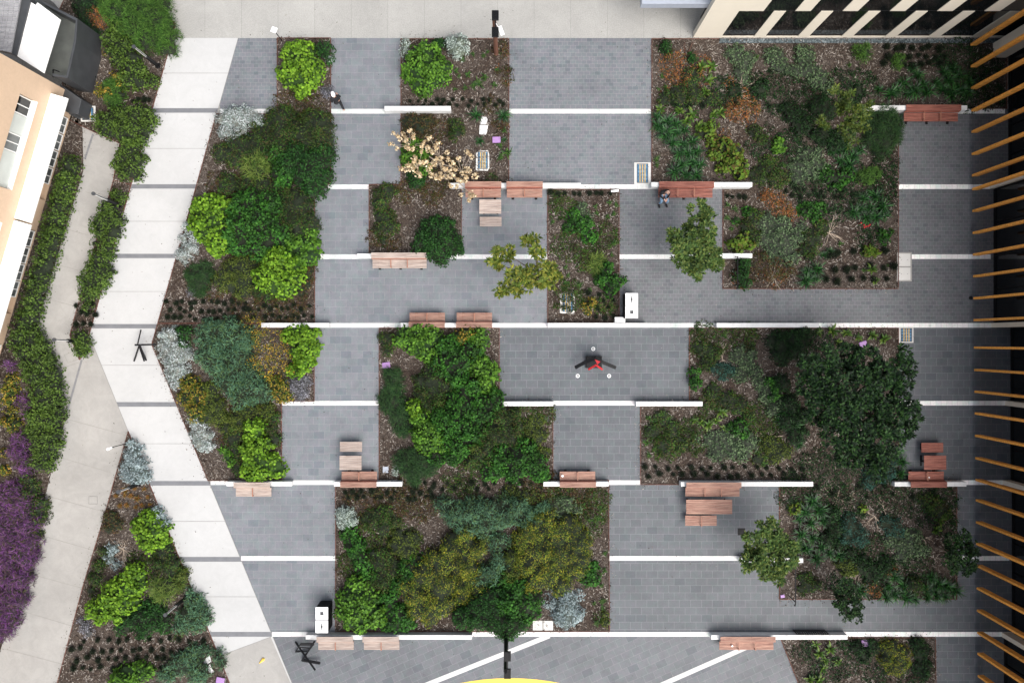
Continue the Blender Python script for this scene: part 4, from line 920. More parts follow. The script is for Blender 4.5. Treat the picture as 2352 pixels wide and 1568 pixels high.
# north middle bed
B('leafgreen', [(972, 122, 34), (955, 155, 32), (998, 150, 32), (968, 185, 26), (1008, 168, 22), (990, 125, 20)], 1.25, 'bright green rounded bush in the bed south of the plaza')
B('silver', [(1046, 100, 24), (1058, 112, 16), (1038, 92, 16), (1060, 90, 14)], .9, 'silvery blue mound shrub at the plaza edge', dens=1.15)
B('silver', [(930, 100, 12), (927, 118, 10)], .6, 'pale green tuft left of the bright green rounded bush')
B('darkgreen', [(1008, 100, 14), (1020, 95, 10)], .5, 'dark low bush between green bush and silvery mound')
B('leafgreen', [(945, 335, 22), (940, 362, 20), (965, 350, 20), (975, 380, 16)], 1.0, 'lime-green foliage beneath the tan blossoms')
B('mixed', [(1045, 285, 16), (1055, 300, 14), (1040, 310, 12)], .6, 'dark brown-green bush below the short wall')
B('brown', [(940, 278, 20), (965, 285, 22), (985, 275, 16)], .5, 'reddish brown low bush at the wall')
B('darkgreen', [(955, 415, 18), (945, 400, 12)], .5, 'dark low plant under the lower tan blossoms')
B('darkgreen', [(1005, 530, 38), (1010, 558, 42), (968, 560, 24), (1038, 568, 22), (985, 540, 30), (1030, 545, 24)], 1.4, 'perfect dark green dome bush beside the bench wall', dens=1.2)
B('mixed', [(872, 468, 20), (882, 500, 24), (895, 520, 18), (868, 525, 14), (878, 550, 12)], .6, 'speckled brown-green bush at the left edge above the long pale bench')
# narrow bed
B('midgreen', [(1318, 495, 18), (1340, 515, 22), (1355, 540, 18), (1308, 520, 14)], .5, 'green leafy patch in the upper part of the narrow bed')
B('sage', [(1335, 480, 16), (1348, 500, 16)], .3, 'grey-green rosettes in the narrow bed')
B('grass', [(1372, 605, 18)], .5, 'palm-like green tuft at the right of the narrow bed', 'grass')
B('midgreen', [(1392, 618, 18), (1388, 640, 20), (1408, 650, 20), (1402, 668, 14), (1425, 643, 12), (1437, 641, 8)], .9, 'green bush leaning out of the narrow bed above the bins')
B('yelloworange', [(1352, 705, 15), (1362, 692, 10)], .4, 'yellow-green spiky sprout beside the drain pit in the narrow bed')
# middle bed
B('leafgreen', [(928, 775, 26), (950, 765, 24), (985, 770, 26), (970, 795, 28), (950, 790, 26), (985, 812, 20), (1005, 780, 18)], 1.2, 'fresh green bush at the top left of the leafy middle bed')
B('mixed', [(885, 780, 18), (890, 805, 14)], .6, 'brown-tinged bush at the left edge of the leafy middle bed')
B('yelloworange', [(1075, 765, 20), (1055, 775, 18)], .9, 'yellow-tipped bush under the right bench of the pair')
B('leafgreen', [(1095, 770, 24), (1105, 790, 18)], 1.0, 'green bush at the top right of the leafy middle bed')
B('midgreen', [(1030, 800, 30), (1055, 830, 36), (1020, 840, 32), (1080, 805, 26), (1045, 865, 30)], 1.3, 'dense green bush in the upper centre of the middle bed')
B('leafgreen', [(1095, 838, 26), (1118, 850, 24), (1112, 880, 24), (1130, 905, 16), (1138, 870, 10), (1060, 845, 12)], 1.1, 'light green bush at the paving edge left of the sculpture')
B('mixed', [(1000, 850, 28), (985, 880, 34), (1020, 890, 30), (1005, 920, 26)], 1.0, 'brown-green bush in the middle of the leafy bed')
B('darkgrass', [(905, 870, 18), (893, 855, 12), (912, 895, 14)], .5, 'dark grassy mound near the purple lid of the middle bed')
B('darkgrass', [(900, 925, 28), (915, 950, 26), (898, 900, 18), (925, 980, 22)], .6, 'long dark grassy mound along the left edge of the middle bed')
B('lime', [(948, 935, 17), (952, 950, 14)], 1.2, 'small yellow-lime rosette bush in the middle bed')
B('leafgreen', [(965, 965, 22), (985, 985, 26), (1000, 1010, 28), (970, 1000, 26), (1015, 1030, 18), (975, 1025, 22)], 1.2, 'two-tone green bush in the lower left of the middle bed')
B('midgreen', [(1060, 930, 38), (1100, 945, 38), (1040, 975, 40), (1080, 990, 40), (1050, 1020, 34), (1130, 925, 28), (1010, 960, 26), (1075, 895, 30)], 1.5, 'biggest deep green shrub in the centre of the middle bed')
B('mixed', [(1120, 1000, 36), (1150, 960, 30), (1160, 1000, 34), (1110, 1040, 34), (1090, 1060, 24)], 1.3, 'dark shrub with yellowing tips right of the deep green one')
B('midgreen', [(1150, 1050, 34), (1190, 1060, 38), (1130, 1080, 28), (1180, 1085, 26), (1220, 1065, 32), (1240, 1090, 22), (1205, 1030, 24)], 1.2, 'spreading green shrub near the left end of the wall with the cup bench')
B('olive', [(1088, 1028, 12), (1100, 1032, 10)], 1.5, 'small pale olive crown poking from the dark shrub')
B('darkgrass', [(930, 1060, 24), (950, 1085, 26), (975, 1070, 26), (955, 1055, 22)], .8, 'dark feathery bush behind the short bench by the tufts')
B('silver', [(912, 1075, 8), (908, 1085, 7)], .25, 'little silver tuft near the blue-grey grate')
B('olive', [(1215, 975, 18), (1235, 1000, 22), (1210, 1005, 16), (1245, 1040, 18), (1240, 965, 14)], .35, 'bright weedy ground plant left of the middle paving')
# large lower middle bed
B('silver', [(790, 1185, 20), (800, 1198, 17), (784, 1205, 12)], .8, 'round silver shrub at the left edge of the big lower bed', dens=1.15)
B('mixed', [(850, 1195, 24), (880, 1185, 24), (880, 1215, 20), (905, 1200, 16)], .6, 'sparse brown-green shrub in the upper left of the big lower bed')
B('midgreen', [(800, 1230, 22), (815, 1260, 24), (830, 1290, 26), (800, 1200, 12), (850, 1315, 24)], .7, 'green shrub running along the left edge of the big lower bed')
B('mixed', [(870, 1290, 30), (880, 1330, 30), (905, 1310, 26), (850, 1340, 24)], .9, 'dark mixed shrub above the lime bush at lower left')
B('bluegreen', [(1020, 1165, 22), (1045, 1185, 28), (1085, 1180, 32), (1070, 1210, 26), (1120, 1175, 30), (1110, 1210, 30), (1150, 1190, 28), (1185, 1175, 28), (1205, 1190, 24), (1160, 1160, 18)], 1.3, 'wide blue-green needle shrub at the top of the big lower bed')
B('bluegreen', [(1145, 1250, 24), (1125, 1320, 24), (1105, 1330, 20), (1150, 1290, 22)], 1.0, 'smaller blue-green shrub between the two yellow-green ones')
B('oliveyellow', [(1040, 1265, 32), (1065, 1240, 26), (1010, 1300, 36), (1060, 1300, 36), (975, 1325, 34), (955, 1370, 32), (1010, 1350, 38), (985, 1400, 36), (1020, 1395, 26), (955, 1410, 24), (930, 1355, 22), (1090, 1270, 26), (985, 1430, 20)], 1.5, 'big feathery golden-green shrub left of centre in the lower bed')
B('oliveyellow', [(1225, 1225, 34), (1255, 1200, 28), (1280, 1235, 36), (1310, 1215, 28), (1325, 1250, 34), (1290, 1280, 40), (1240, 1270, 38), (1210, 1300, 30), (1340, 1290, 24), (1320, 1315, 28), (1260, 1320, 34), (1225, 1345, 26), (1290, 1350, 26), (1200, 1250, 24), (1350, 1255, 16)], 1.5, 'big feathery golden-green shrub at the right of the lower bed')
B('olive', [(1180, 1285, 24), (1175, 1320, 22), (1110, 1245, 20)], 1.0, 'mossy green bush filling the gap between the golden-green shrubs')
B('leafgreen', [(815, 1350, 22), (800, 1380, 28), (835, 1385, 34), (850, 1415, 30), (810, 1420, 36), (785, 1410, 22), (865, 1430, 20), (830, 1440, 20), (840, 1360, 20)], 1.3, 'bright leafy bush beside the lower left bins')
B('midgreen', [(905, 1420, 30), (890, 1380, 24), (925, 1430, 26), (885, 1435, 18)], .9, 'mid green bush right of the bright leafy bush')
B('midgreen', [(1190, 1355, 28), (1210, 1385, 34), (1175, 1390, 36), (1215, 1415, 24)], 1.3, 'glossy green bush right of the bottom lamp post')
B('darkgreen', [(1135, 1385, 34), (1105, 1400, 34), (1140, 1425, 34), (1170, 1440, 34), (1095, 1432, 26), (1060, 1425, 24), (1195, 1440, 20), (1165, 1462, 20)], 1.3, 'dark green shrub wrapped round the bottom lamp post over the wall')
B('silverblue', [(1300, 1395, 26), (1292, 1420, 22), (1318, 1415, 22), (1308, 1375, 14), (1300, 1437, 14)], .8, 'spiky silver-blue bush beside the two square concrete lids')
B('silverblue', [(1262, 1385, 16), (1270, 1365, 12), (1330, 1370, 12)], .5, 'thin silver-blue sprigs above the square concrete lids', dens=.6, core=False)
B('midgreen', [(1355, 1310, 20), (1365, 1330, 16), (1345, 1335, 14)], .45, 'low green plant at the right side of the big lower bed')
B('olive', [(1391, 1430, 10), (1388, 1412, 9)], .3, 'low green edging plant at the bottom right corner of the lower bed')
# right-hand upper bed
B('sage', [(1690, 120, 22), (1712, 135, 24), (1705, 165, 20), (1715, 180, 14)], .4, 'blue-green leafy patch below the gravel strip, left')
B('sage', [(1785, 130, 24), (1800, 150, 20), (1850, 125, 24), (1860, 155, 22), (1830, 160, 16), (1885, 180, 24), (1905, 200, 18), (1770, 125, 16)], .4, 'long sage-green patch snaking below the gravel strip')
B('sage', [(1860, 360, 26), (1845, 385, 28), (1875, 385, 24), (1835, 405, 20), (1880, 350, 16), (1890, 375, 14)], .45, 'round sage-green patch right of the bright tuft')
B('sage', [(1765, 510, 24), (1795, 520, 26), (1770, 545, 26), (1810, 555, 28), (1780, 580, 24), (1830, 540, 20), (1845, 520, 14), (1820, 590, 20)], .45, 'broad sage-green carpet in the lower part of the upper right bed')
B('sage', [(1700, 815, 22), (1720, 835, 20), (1700, 860, 20), (1735, 855, 18), (1730, 810, 12), (1750, 880, 18), (1765, 905, 22), (1790, 930, 20), (1775, 945, 16)], .4, 'sage-green carpet trailing through the bed right of the sculpture')
B('sage', [(1640, 1010, 22), (1670, 1005, 24), (1650, 1040, 22), (1690, 1030, 26), (1720, 1015, 24), (1710, 1045, 18), (1690, 990, 18), (1600, 1010, 12)], .4, 'sage-green carpet above the long bottom row of tufts')
B('chartreuse', [(1665, 330, 18), (1650, 350, 16), (1690, 345, 18), (1685, 372, 20), (1665, 385, 14), (1705, 395, 14), (1712, 375, 10), (1640, 320, 12)], .8, 'yellow-green broad-leaved bush behind the seated man bench')
B('chartreuse', [(1630, 300, 16), (1612, 305, 12), (1640, 285, 12)], .6, 'olive-yellow leafy bush above the yellow-green one')
B('leafgreen', [(1790, 328, 14), (1800, 338, 12), (1785, 342, 10)], .4, 'bright green tuft left of the round sage patch')
B('lawn', [(1998, 402, 16), (1980, 408, 12), (2010, 398, 12)], .35, 'bright mossy tuft by the right edge of the upper right bed', 'grass')
B('darkgrass', [(2035, 265, 26), (2050, 285, 26), (2020, 290, 26), (2045, 315, 26), (2015, 320, 24), (2060, 300, 16), (2005, 270, 18), (2030, 340, 20)], .8, 'black-green grassy mass left of the northernmost bench')
B('verydark', [(1830, 262, 24), (1850, 285, 24), (1812, 245, 16)], .7, 'shadowy dark bush in the middle of the upper right bed')
B('verydark', [(1885, 240, 24), (1910, 250, 20), (1890, 310, 24), (1925, 330, 22)], .6, 'dark undergrowth bush beneath the airy right tree')
B('verydark', [(1930, 320, 26), (1950, 300, 20)], .5, 'dark bush left of the strap plants below the airy tree')
B('lawn', [(1983, 118, 18), (1990, 125, 12)], .45, 'dark mossy mound among tufts near the gravel strip', 'grass')
B('lawn', [(2067, 138, 13), (2062, 146, 10)], .4, 'second mossy mound among tufts near the gravel strip', 'grass')
B('darkgreen', [(1590, 130, 12), (1530, 105, 14), (1535, 118, 10)], .5, 'dark sprig at the top left corner of the upper right bed')
B('rust', [(1700, 225, 24), (1715, 245, 22), (1690, 250, 20), (1735, 240, 14), (1680, 185, 12)], .8, 'rust-orange feathery dying shrub in the upper right bed', dens=.9, core=False)
B('rust', [(1550, 130, 18), (1540, 150, 16), (1560, 165, 20), (1600, 165, 16), (1580, 180, 14)], .6, 'orange-brown wispy shrub near the plaza corner of the bed', dens=.55, core=False)
B('rust', [(1780, 460, 20), (1765, 448, 16), (1800, 475, 16), (1815, 485, 10)], .6, 'rust-red low shrub right of the seated man bench wall', dens=1.0, core=False)
B('rust', [(1665, 312, 12), (1668, 302, 8)], .6, 'small orange dry sprig above the yellow-green bush', dens=.9, core=False)
B('brown', [(1745, 600, 24), (1775, 615, 26), (1810, 620, 20), (1735, 625, 20)], .45, 'dry brown twiggy shrub above the bottom edge of the upper right bed', core=False)
B('darkgreen', [(1712, 605, 16), (1705, 630, 18), (1715, 650, 14)], .8, 'dark ivy-like bush beside the upper handrail')
B('chartreuse', [(1690, 560, 14), (1705, 552, 12), (1715, 540, 12), (1725, 562, 10), (1700, 575, 9)], .6, 'bright lobed-leaf plant right of the small tree')
B('midgreen', [(1718, 485, 12), (1690, 505, 8)], .35, 'small green tuft right of the paving with the seated man')
B('midgreen', [(1855, 480, 18), (1885, 478, 16), (1875, 500, 12)], .4, 'moss-green tuft right of the rust-red low shrub')
B('chartreuse', [(1995, 575, 12), (2010, 580, 10)], .4, 'pale broad-leaf rosette near the right bed edge')
B('midgreen', [(2028, 535, 10), (2035, 550, 12), (2048, 533, 8)], .35, 'emerald tufts near the red flowers')
# lower right beds
B('teal', [(1655, 848, 18), (1675, 850, 18), (1665, 862, 12), (1640, 845, 10)], .5, 'emerald low bush in the bed right of the sculpture')
B('midgreen', [(1597, 858, 13), (1600, 880, 14), (1595, 872, 10)], .6, 'small green bush against the paving right of the sculpture')
B('midgreen', [(1690, 985, 16), (1705, 975, 14), (1712, 995, 12)], .5, 'mid green bush above the lower sage carpet')
B('verydark', [(1790, 785, 26), (1830, 790, 30), (1800, 815, 24), (1850, 770, 22)], .7, 'dark bush at the top of the bed left of the big dark tree')
B('verydark', [(1835, 1000, 24), (1815, 970, 24), (1800, 880, 20), (1815, 930, 24), (1850, 960, 20)], .7, 'dark understorey bush left of the big dark tree')
B('midgreen', [(1770, 880, 14), (1785, 900, 14), (1775, 915, 9)], .45, 'green weedy clump among the sage carpet')
B('teal', [(2020, 1060, 22), (2040, 1085, 24), (2050, 1060, 18), (2010, 1090, 20), (2000, 1110, 16)], .7, 'dark teal bush above the dark red bench wall end')
B('teal', [(1955, 1205, 24), (1975, 1235, 24), (1950, 1235, 20), (2060, 1215, 22), (2040, 1200, 18)], .6, 'dark teal bush in the lower right bed')
B('sage', [(2060, 1240, 26), (2085, 1260, 24), (2100, 1235, 22), (2120, 1265, 20), (2075, 1280, 18)], .4, 'dusky sage carpet in the centre of the lower right bed')
B('verydark', [(1980, 1300, 24), (2010, 1320, 26), (1960, 1280, 20), (2040, 1300, 22)], .6, 'almost black bush in the lower right bed')
B('mixed', [(2105, 1345, 16), (2115, 1352, 14)], .9, 'small yellow-green bush standing in the strap plants of the lower right bed')
B('chartreuse', [(1825, 1170, 12), (1838, 1160, 8), (1985, 1168, 8)], .4, 'bright green leaves at the left of the lower right bed')
B('olive', [(1945, 1300, 20), (1960, 1312, 14), (1930, 1295, 12)], .45, 'green weedy mound right of the wall end under the small tree')
B('oliveyellow', [(2050, 1495, 22), (2075, 1505, 22), (2060, 1530, 24), (2045, 1520, 18), (2080, 1530, 16)], .8, 'golden-green bush in the bottom right bed')
B('verydark', [(1972, 1490, 16), (1990, 1505, 18), (2010, 1485, 16)], .5, 'dark low bush below the purple lid of the bottom right bed')
B('verydark', [(2120, 1500, 22), (2125, 1540, 22), (2110, 1480, 16)], .5, 'dark bush at the right edge of the bottom right bed')
# triangular bed
B('silverblue', [(297, 1022, 12), (300, 1045, 20), (305, 1070, 24), (292, 1090, 22), (318, 1092, 20), (280, 1075, 14), (330, 1098, 12)], .9, 'tall silver bush filling the tip of the triangular bed', dens=1.2)
B('silverblue', [(362, 1185, 14), (372, 1202, 12), (356, 1172, 10)], .6, 'silver bush at the edge of the footpath in the triangular bed')
B('lime', [(335, 1195, 22), (350, 1220, 26), (322, 1222, 22), (355, 1245, 20), (330, 1255, 20), (308, 1210, 16)], 1.1, 'upper lime bush of the triangular bed')
B('lime', [(300, 1320, 24), (285, 1350, 30), (255, 1365, 28), (240, 1395, 28), (280, 1390, 28), (210, 1405, 22), (225, 1425, 16), (310, 1345, 18), (265, 1420, 16)], 1.3, 'large lime bush of the triangular bed')
B('lilacgrey', [(193, 1440, 14), (200, 1455, 12), (182, 1428, 10)], .4, 'dark lilac-grey plant below the large lime bush')
B('silverblue', [(255, 1262, 14), (250, 1285, 12), (262, 1300, 10)], .5, 'thin blue-silver shrub behind the bare twigs', dens=.7)
B('mixed', [(225, 1300, 16), (215, 1330, 16), (235, 1270, 14), (205, 1360, 12)], .5, 'brown-green bush along the beige path, triangular bed')
B('mixed', [(370, 1270, 22), (385, 1300, 24), (400, 1320, 20), (360, 1295, 18)], .7, 'dark curly shrub right of the bare twigs')
B('brown', [(250, 1190, 18), (265, 1205, 16), (245, 1215, 14)], .4, 'brownish shrub left of the upper lime bush')
B('grass', [(370, 1355, 24), (395, 1345, 18)], .6, 'arching green grass left of the lower column light', 'grass')
B('olive', [(420, 1320, 16), (410, 1335, 14)], .5, 'bright olive bush at the footpath edge in the triangular bed')
B('darkgreen', [(300, 1420, 26), (330, 1430, 30), (360, 1425, 26), (345, 1400, 22), (275, 1445, 18), (320, 1455, 18), (370, 1445, 16)], .8, 'low dark green bush with pale tips below the large lime bush')
B('bluegreen', [(440, 1385, 20), (450, 1410, 22), (425, 1415, 22), (450, 1435, 20), (410, 1440, 20), (465, 1425, 16), (430, 1360, 10)], .8, 'grey-green feathery bush beside the lower column light')
B('bluegreen', [(405, 1530, 26), (435, 1520, 24), (450, 1545, 26), (380, 1550, 22), (465, 1500, 14), (440, 1500, 16)], .8, 'grey-green feathery bush behind the broken white slabs')
B('bluegreen', [(503, 1512, 14), (506, 1528, 13), (498, 1500, 9)], .6, 'small feathery bush between broken slab and footpath')
B('leafgreen', [(290, 1555, 26), (320, 1550, 22), (265, 1565, 22)], .9, 'green bush cut by the bottom edge of the photo')
# top left corner and the hedges
B('lawn', [(270, 10, 40), (310, 25, 40), (345, 45, 38), (370, 70, 30), (330, 75, 32), (375, 100, 22), (300, 55, 34), (260, -20, 40), (340, 5, 40), (290, -10, 30)], 1.2, 'lush bright green grassy mound at the top left', 'grass')
B('hedge', [(265, 60, 22), (255, 85, 26), (275, 100, 26), (265, 125, 24), (290, 130, 24), (300, 155, 24), (290, 175, 24), (310, 180, 20), (245, 110, 16)], 1.0, 'bushy olive hedge beside the lush grassy mound', 'hedge')
B('hedge', [(350, 185, 14), (340, 178, 10)], .5, 'small olive sprig at the footpath below the first column light')
B('lawn', [(258, 200, 20), (262, 220, 20), (255, 235, 16)], .6, 'dark green grassy mound left of the upper hedge', 'grass')
B('yelloworange', [(232, 200, 14), (240, 210, 14), (225, 215, 10)], .8, 'yellow-leaved shrub beside the dark annex')
B('yelloworange', [(272, 175, 12), (262, 168, 10), (275, 190, 10), (240, 118, 9)], .8, 'golden leaves showing through the upper hedge')
B('rust', [(225, 45, 18), (210, 30, 16), (230, 25, 12)], .5, 'dim rusty shrub in the shaded corner behind the annex')
B('verydark', [(205, 70, 20), (190, 10, 26), (215, 0, 24), (190, 40, 20)], .6, 'black-green bush in the shaded corner behind the annex')
B('hedge', [(225, 275, 20), (250, 268, 24), (280, 265, 26), (310, 258, 26), (335, 265, 18), (240, 290, 24), (270, 295, 26), (300, 290, 26), (325, 290, 18), (290, 312, 20), (315, 312, 16)], 1.1, 'wide olive hedge below the drain pit near the annex', 'hedge')
B('hedge', [(290, 340, 26), (305, 360, 20), (275, 360, 20), (295, 385, 20), (275, 395, 16), (305, 400, 14), (260, 375, 14)], 1.0, 'hedge clump narrowing toward the middle column light', 'hedge')
B('hedge', [(265, 445, 14), (278, 450, 12)], .5, 'small olive hedge tuft at the foot of the middle column light', 'hedge')
B('hedge', [(240, 480, 22), (225, 510, 24), (255, 500, 20), (222, 530, 20), (250, 530, 20), (240, 550, 16), (205, 555, 8)], 1.1, 'oval hedge clump below the middle column light', 'hedge')
B('hedge', [(235, 570, 18), (222, 595, 24), (210, 620, 26), (230, 620, 20), (200, 645, 24), (220, 645, 20), (190, 665, 18), (210, 665, 16), (185, 685, 12), (190, 703, 10)], 1.1, 'long hedge clump between the two paths', 'hedge')
B('hedge', [(178, 775, 18), (185, 790, 16), (175, 805, 14), (188, 810, 10), (170, 790, 12)], .9, 'last hedge clump where the two paths meet', 'hedge')
B('hedge', [(152, 375, 20), (145, 400, 22), (138, 425, 22), (130, 450, 22), (125, 475, 22), (118, 500, 22), (112, 525, 22), (108, 550, 24), (100, 575, 24), (95, 600, 24), (85, 625, 24), (78, 650, 24), (70, 675, 24), (62, 700, 24), (55, 725, 24)], 1.1, 'long straight hedge in front of the peach building', 'hedge')
B('hedge', [(45, 750, 26), (60, 775, 26), (35, 780, 24), (75, 800, 28), (50, 805, 28), (88, 830, 28), (65, 835, 26), (98, 860, 28), (72, 865, 26), (108, 890, 26), (82, 895, 26), (112, 915, 24), (90, 925, 28), (118, 945, 20)], 1.1, 'broad hedge bending with the beige path', 'hedge')
B('hedge', [(80, 960, 28), (105, 970, 26), (75, 990, 26), (105, 1000, 26), (85, 1020, 26), (110, 1025, 20), (90, 1045, 24), (75, 1065, 20), (105, 1055, 18), (100, 1075, 14)], 1.0, 'lower hedge end before the lavender', 'hedge')
B('lavender', [(45, 1010, 16), (42, 1035, 18), (50, 1060, 18), (58, 1080, 12), (38, 1015, 14)], .8, 'vivid purple lavender tongue left of the lower hedge end')
B('lavender', [(50, 915, 10), (58, 935, 9), (60, 955, 8), (22, 840, 10), (45, 925, 8)], .5, 'scattered purple flower spikes behind the broad hedge', dens=.8, core=False)
B('lavender', [(20, 1140, 30), (50, 1160, 30), (15, 1180, 32), (50, 1200, 34), (15, 1230, 36), (45, 1245, 34), (25, 1285, 34), (50, 1285, 26)], .9, 'upper large purple lavender mass at the left edge')
B('lavender', [(15, 1330, 30), (38, 1330, 26), (15, 1370, 28), (32, 1380, 22), (8, 1410, 26), (20, 1430, 18), (0, 1450, 20)], .9, 'lower large purple lavender mass at the left edge')
B('mixed', [(60, 1130, 22), (80, 1160, 22), (55, 1105, 18), (85, 1190, 20), (90, 1165, 14)], .8, 'dark green leafy bush between lavender and beige path')
B('olive', [(75, 1230, 18), (70, 1260, 14), (55, 1320, 14), (48, 1350, 12), (85, 1205, 10)], .5, 'olive fringe of foliage between lavender and beige path')
B('yelloworange', [(15, 900, 18), (30, 915, 14), (12, 925, 14), (20, 945, 14), (25, 975, 16), (10, 970, 14)], .7, 'golden yellow shrub at the left edge behind the broad hedge')
B('yelloworange', [(22, 870, 14), (18, 885, 10), (5, 1040, 10), (2, 1080, 12)], .6, 'yellow-green shrub near the corner of the peach building')

# fillers between the big shrubs
B('mixed', [(520, 420, 26), (560, 425, 26), (600, 425, 24), (640, 430, 20)], .55, 'brown-green low shrub band between the olive mass and the two lime bushes')
B('midgreen', [(655, 590, 20), (670, 600, 16), (600, 590, 16)], .8, 'leafy green bush squeezed behind the round lime bush')
B('mixed', [(600, 640, 22), (590, 665, 20), (615, 675, 16)], .5, 'dull green bush between the rush-like clump and the round lime bush')
B('olive', [(700, 270, 18), (660, 262, 20), (620, 262, 16)], .5, 'olive bush along the top of the brown-green bush')
B('olive', [(915, 1255, 24), (945, 1240, 20), (935, 1275, 24), (910, 1230, 16)], .7, 'dull olive bush left of the blue-green needle shrub', dens=.8)
B('midgreen', [(935, 1310, 24), (915, 1345, 22), (955, 1290, 18)], .9, 'mid green bush left of the big golden-green shrub')
B('oliveyellow', [(1060, 1345, 26), (1085, 1320, 24), (1100, 1355, 22), (1060, 1375, 20)], .9, 'small golden-green bush between the two big ones')
B('bluegreen', [(1230, 1185, 20), (1250, 1170, 16)], .8, 'small blue-green bush at the right end of the wide one')
B('midgreen', [(1160, 1330, 20), (1140, 1345, 18)], .8, 'small dark leafy bush above the bottom lamp post bushes')
B('olive', [(1170, 1135, 20), (1200, 1145, 22), (1230, 1140, 18)], .4, 'low olive plant above the wide blue-green shrub', dens=.7)
B('sage', [(1275, 1165, 22), (1300, 1160, 22), (1290, 1185, 18), (1325, 1170, 14)], .4, 'sage-green patch above the right golden-green shrub')
B('mixed', [(1010, 935, 24), (985, 930, 22), (965, 905, 20)], .9, 'brown-green bush behind the yellow-lime rosette bush')
B('midgreen', [(1085, 1010, 24), (1040, 1050, 20), (1000, 1055, 18)], 1.0, 'deep green bush at the lower edge of the biggest green shrub')
B('mixed', [(1175, 960, 22), (1185, 985, 20), (1200, 1020, 18)], .8, 'dark yellow-tinged bush right of the dark shrub')
B('olive', [(540, 965, 26), (575, 950, 24), (610, 945, 22), (520, 985, 20)], .55, 'brownish olive bush below the big blue-green shrub')
B('mixed', [(535, 1010, 22), (550, 1040, 20), (545, 1075, 18), (540, 985, 16)], .5, 'dull brown-green bush left of the spilling lime bush')
B('mixed', [(620, 985, 16), (630, 1010, 16), (625, 960, 14)], .6, 'dark mixed bush at the paving corner right of the spilling lime bush')
B('mixed', [(890, 440, 20), (868, 445, 14)], .4, 'low brown-green bush in the corner below the upper middle paving')
B('mixed', [(1590, 175, 24), (1560, 215, 24), (1600, 215, 22), (1640, 225, 20), (1530, 225, 18)], .5, 'brown-green undergrowth bush behind the strap drift', dens=.8)
B('mixed', [(1735, 300, 16), (1750, 318, 14)], .5, 'dark bush right of the olive-yellow leafy bush')
B('mixed', [(1745, 400, 24), (1790, 405, 26), (1770, 375, 22)], .5, 'dark brown-green bush above the double row of tufts')
B('midgreen', [(1905, 400, 22), (1930, 410, 20), (1950, 400, 18)], .5, 'green bush between the round sage patch and the mossy tuft', dens=.8)
B('mixed', [(1735, 495, 20), (1720, 520, 20), (1735, 545, 20)], .45, 'brown-green bush left of the broad sage carpet')
B('mixed', [(1870, 545, 24), (1890, 520, 20), (1860, 575, 22)], .45, 'dull green bush right of the broad sage carpet', dens=.8)
B('verydark', [(1960, 225, 18), (1975, 205, 16), (1690, 205, 18), (1750, 200, 20)], .5, 'dark low undergrowth near the rust-orange shrub')
B('mixed', [(1610, 800, 20), (1640, 810, 20), (1625, 835, 18)], .45, 'mottled bush near the corner right of the sculpture')
B('mixed', [(1520, 960, 20), (1500, 990, 20), (1545, 985, 22), (1530, 1025, 22), (1565, 1020, 20)], .4, 'mottled weedy bush at the left of the bed below the sculpture', dens=.7)
B('olive', [(1770, 1020, 22), (1800, 1035, 22), (1745, 1055, 16), (1780, 1050, 18)], .4, 'olive weedy bush right of the lower sage carpet', dens=.7)
B('mixed', [(1640, 900, 22), (1670, 920, 24), (1700, 930, 22), (1720, 960, 20)], .4, 'mottled bush between the sage carpets', dens=.7)
B('verydark', [(1910, 1185, 22), (1925, 1215, 22), (1905, 1240, 20), (1935, 1250, 18)], .6, 'dark bush right of the strap drift in the lower right bed')
B('mixed', [(2150, 1160, 22), (2170, 1180, 20), (2130, 1150, 18)], .5, 'brownish dark bush at the upper right of the lower right bed')
B('mixed', [(1850, 1330, 18), (1870, 1345, 20), (1845, 1355, 14)], .3, 'brown low plant near the lower handrail', dens=.6)
B('rust', [(2050, 1310, 14), (2000, 1345, 16), (2015, 1360, 12)], .4, 'dull rusty plant at the bottom edge of the lower right bed', core=False)
carpet_later = True

# ------------------------------------------------------------------ strap-leaved clumps, broad-leaf rosettes, tufts
def radial_mesh(name, mat, n, L0, W0, lift, seed, tmpl='strap'):
    r = np.random.default_rng(seed); th = r.uniform(0, 6.283, n); el = r.uniform(lift[0], lift[1], n)
    d = np.stack([np.cos(th) * np.cos(el), np.sin(th) * np.cos(el), np.sin(el)], 1); nr = np.stack([-np.cos(th) * np.sin(el), -np.sin(th) * np.sin(el), np.cos(el)], 1) + r.normal(0, .12, (n, 3))
    pos = np.stack([r.normal(0, .05, n), r.normal(0, .05, n), r.uniform(.02, .16, n)], 1); ln = L0 * r.uniform(.6, 1.1, n)
    return np_mesh(name, [(*leaf_arrays(tmpl, pos, nr, d, ln, W0 * r.uniform(.8, 1.2, n)), 0)], [mat])
M_strap = leafmat('strap_leaf', [(.006, .03, .008), (.014, .07, .014), (.035, .135, .025)], .45, spec=.35)
M_broad = leafmat('broad_leaf', [(.03, .07, .010), (.06, .13, .018), (.12, .19, .03)], .4)
M_tuft = leafmat('tuft_blade', [(.004, .007, .004), (.008, .014, .007), (.018, .03, .010)], .6)
M_otuft = leafmat('orange_tuft_blade', [(.30, .10, .03), (.18, .14, .02), (.36, .16, .05), (.10, .10, .02)], .6)
STR = [radial_mesh('strap_plant', M_strap, 54, .62, .042, (.0, 1.15), s) for s in (1, 2, 3)]
BRD = [radial_mesh('broad_leaf_plant', M_broad, 17, .48, .11, (.0, 1.0), s) for s in (4, 5, 6)]
TUF = [radial_mesh('grass_tuft', M_tuft, 260, .145, .016, (.0, 1.5), s) for s in (7, 8, 9)]
OTU = [radial_mesh('grass_tuft', M_otuft, 90, .17, .02, (.1, 1.5), s) for s in (10, 11)]
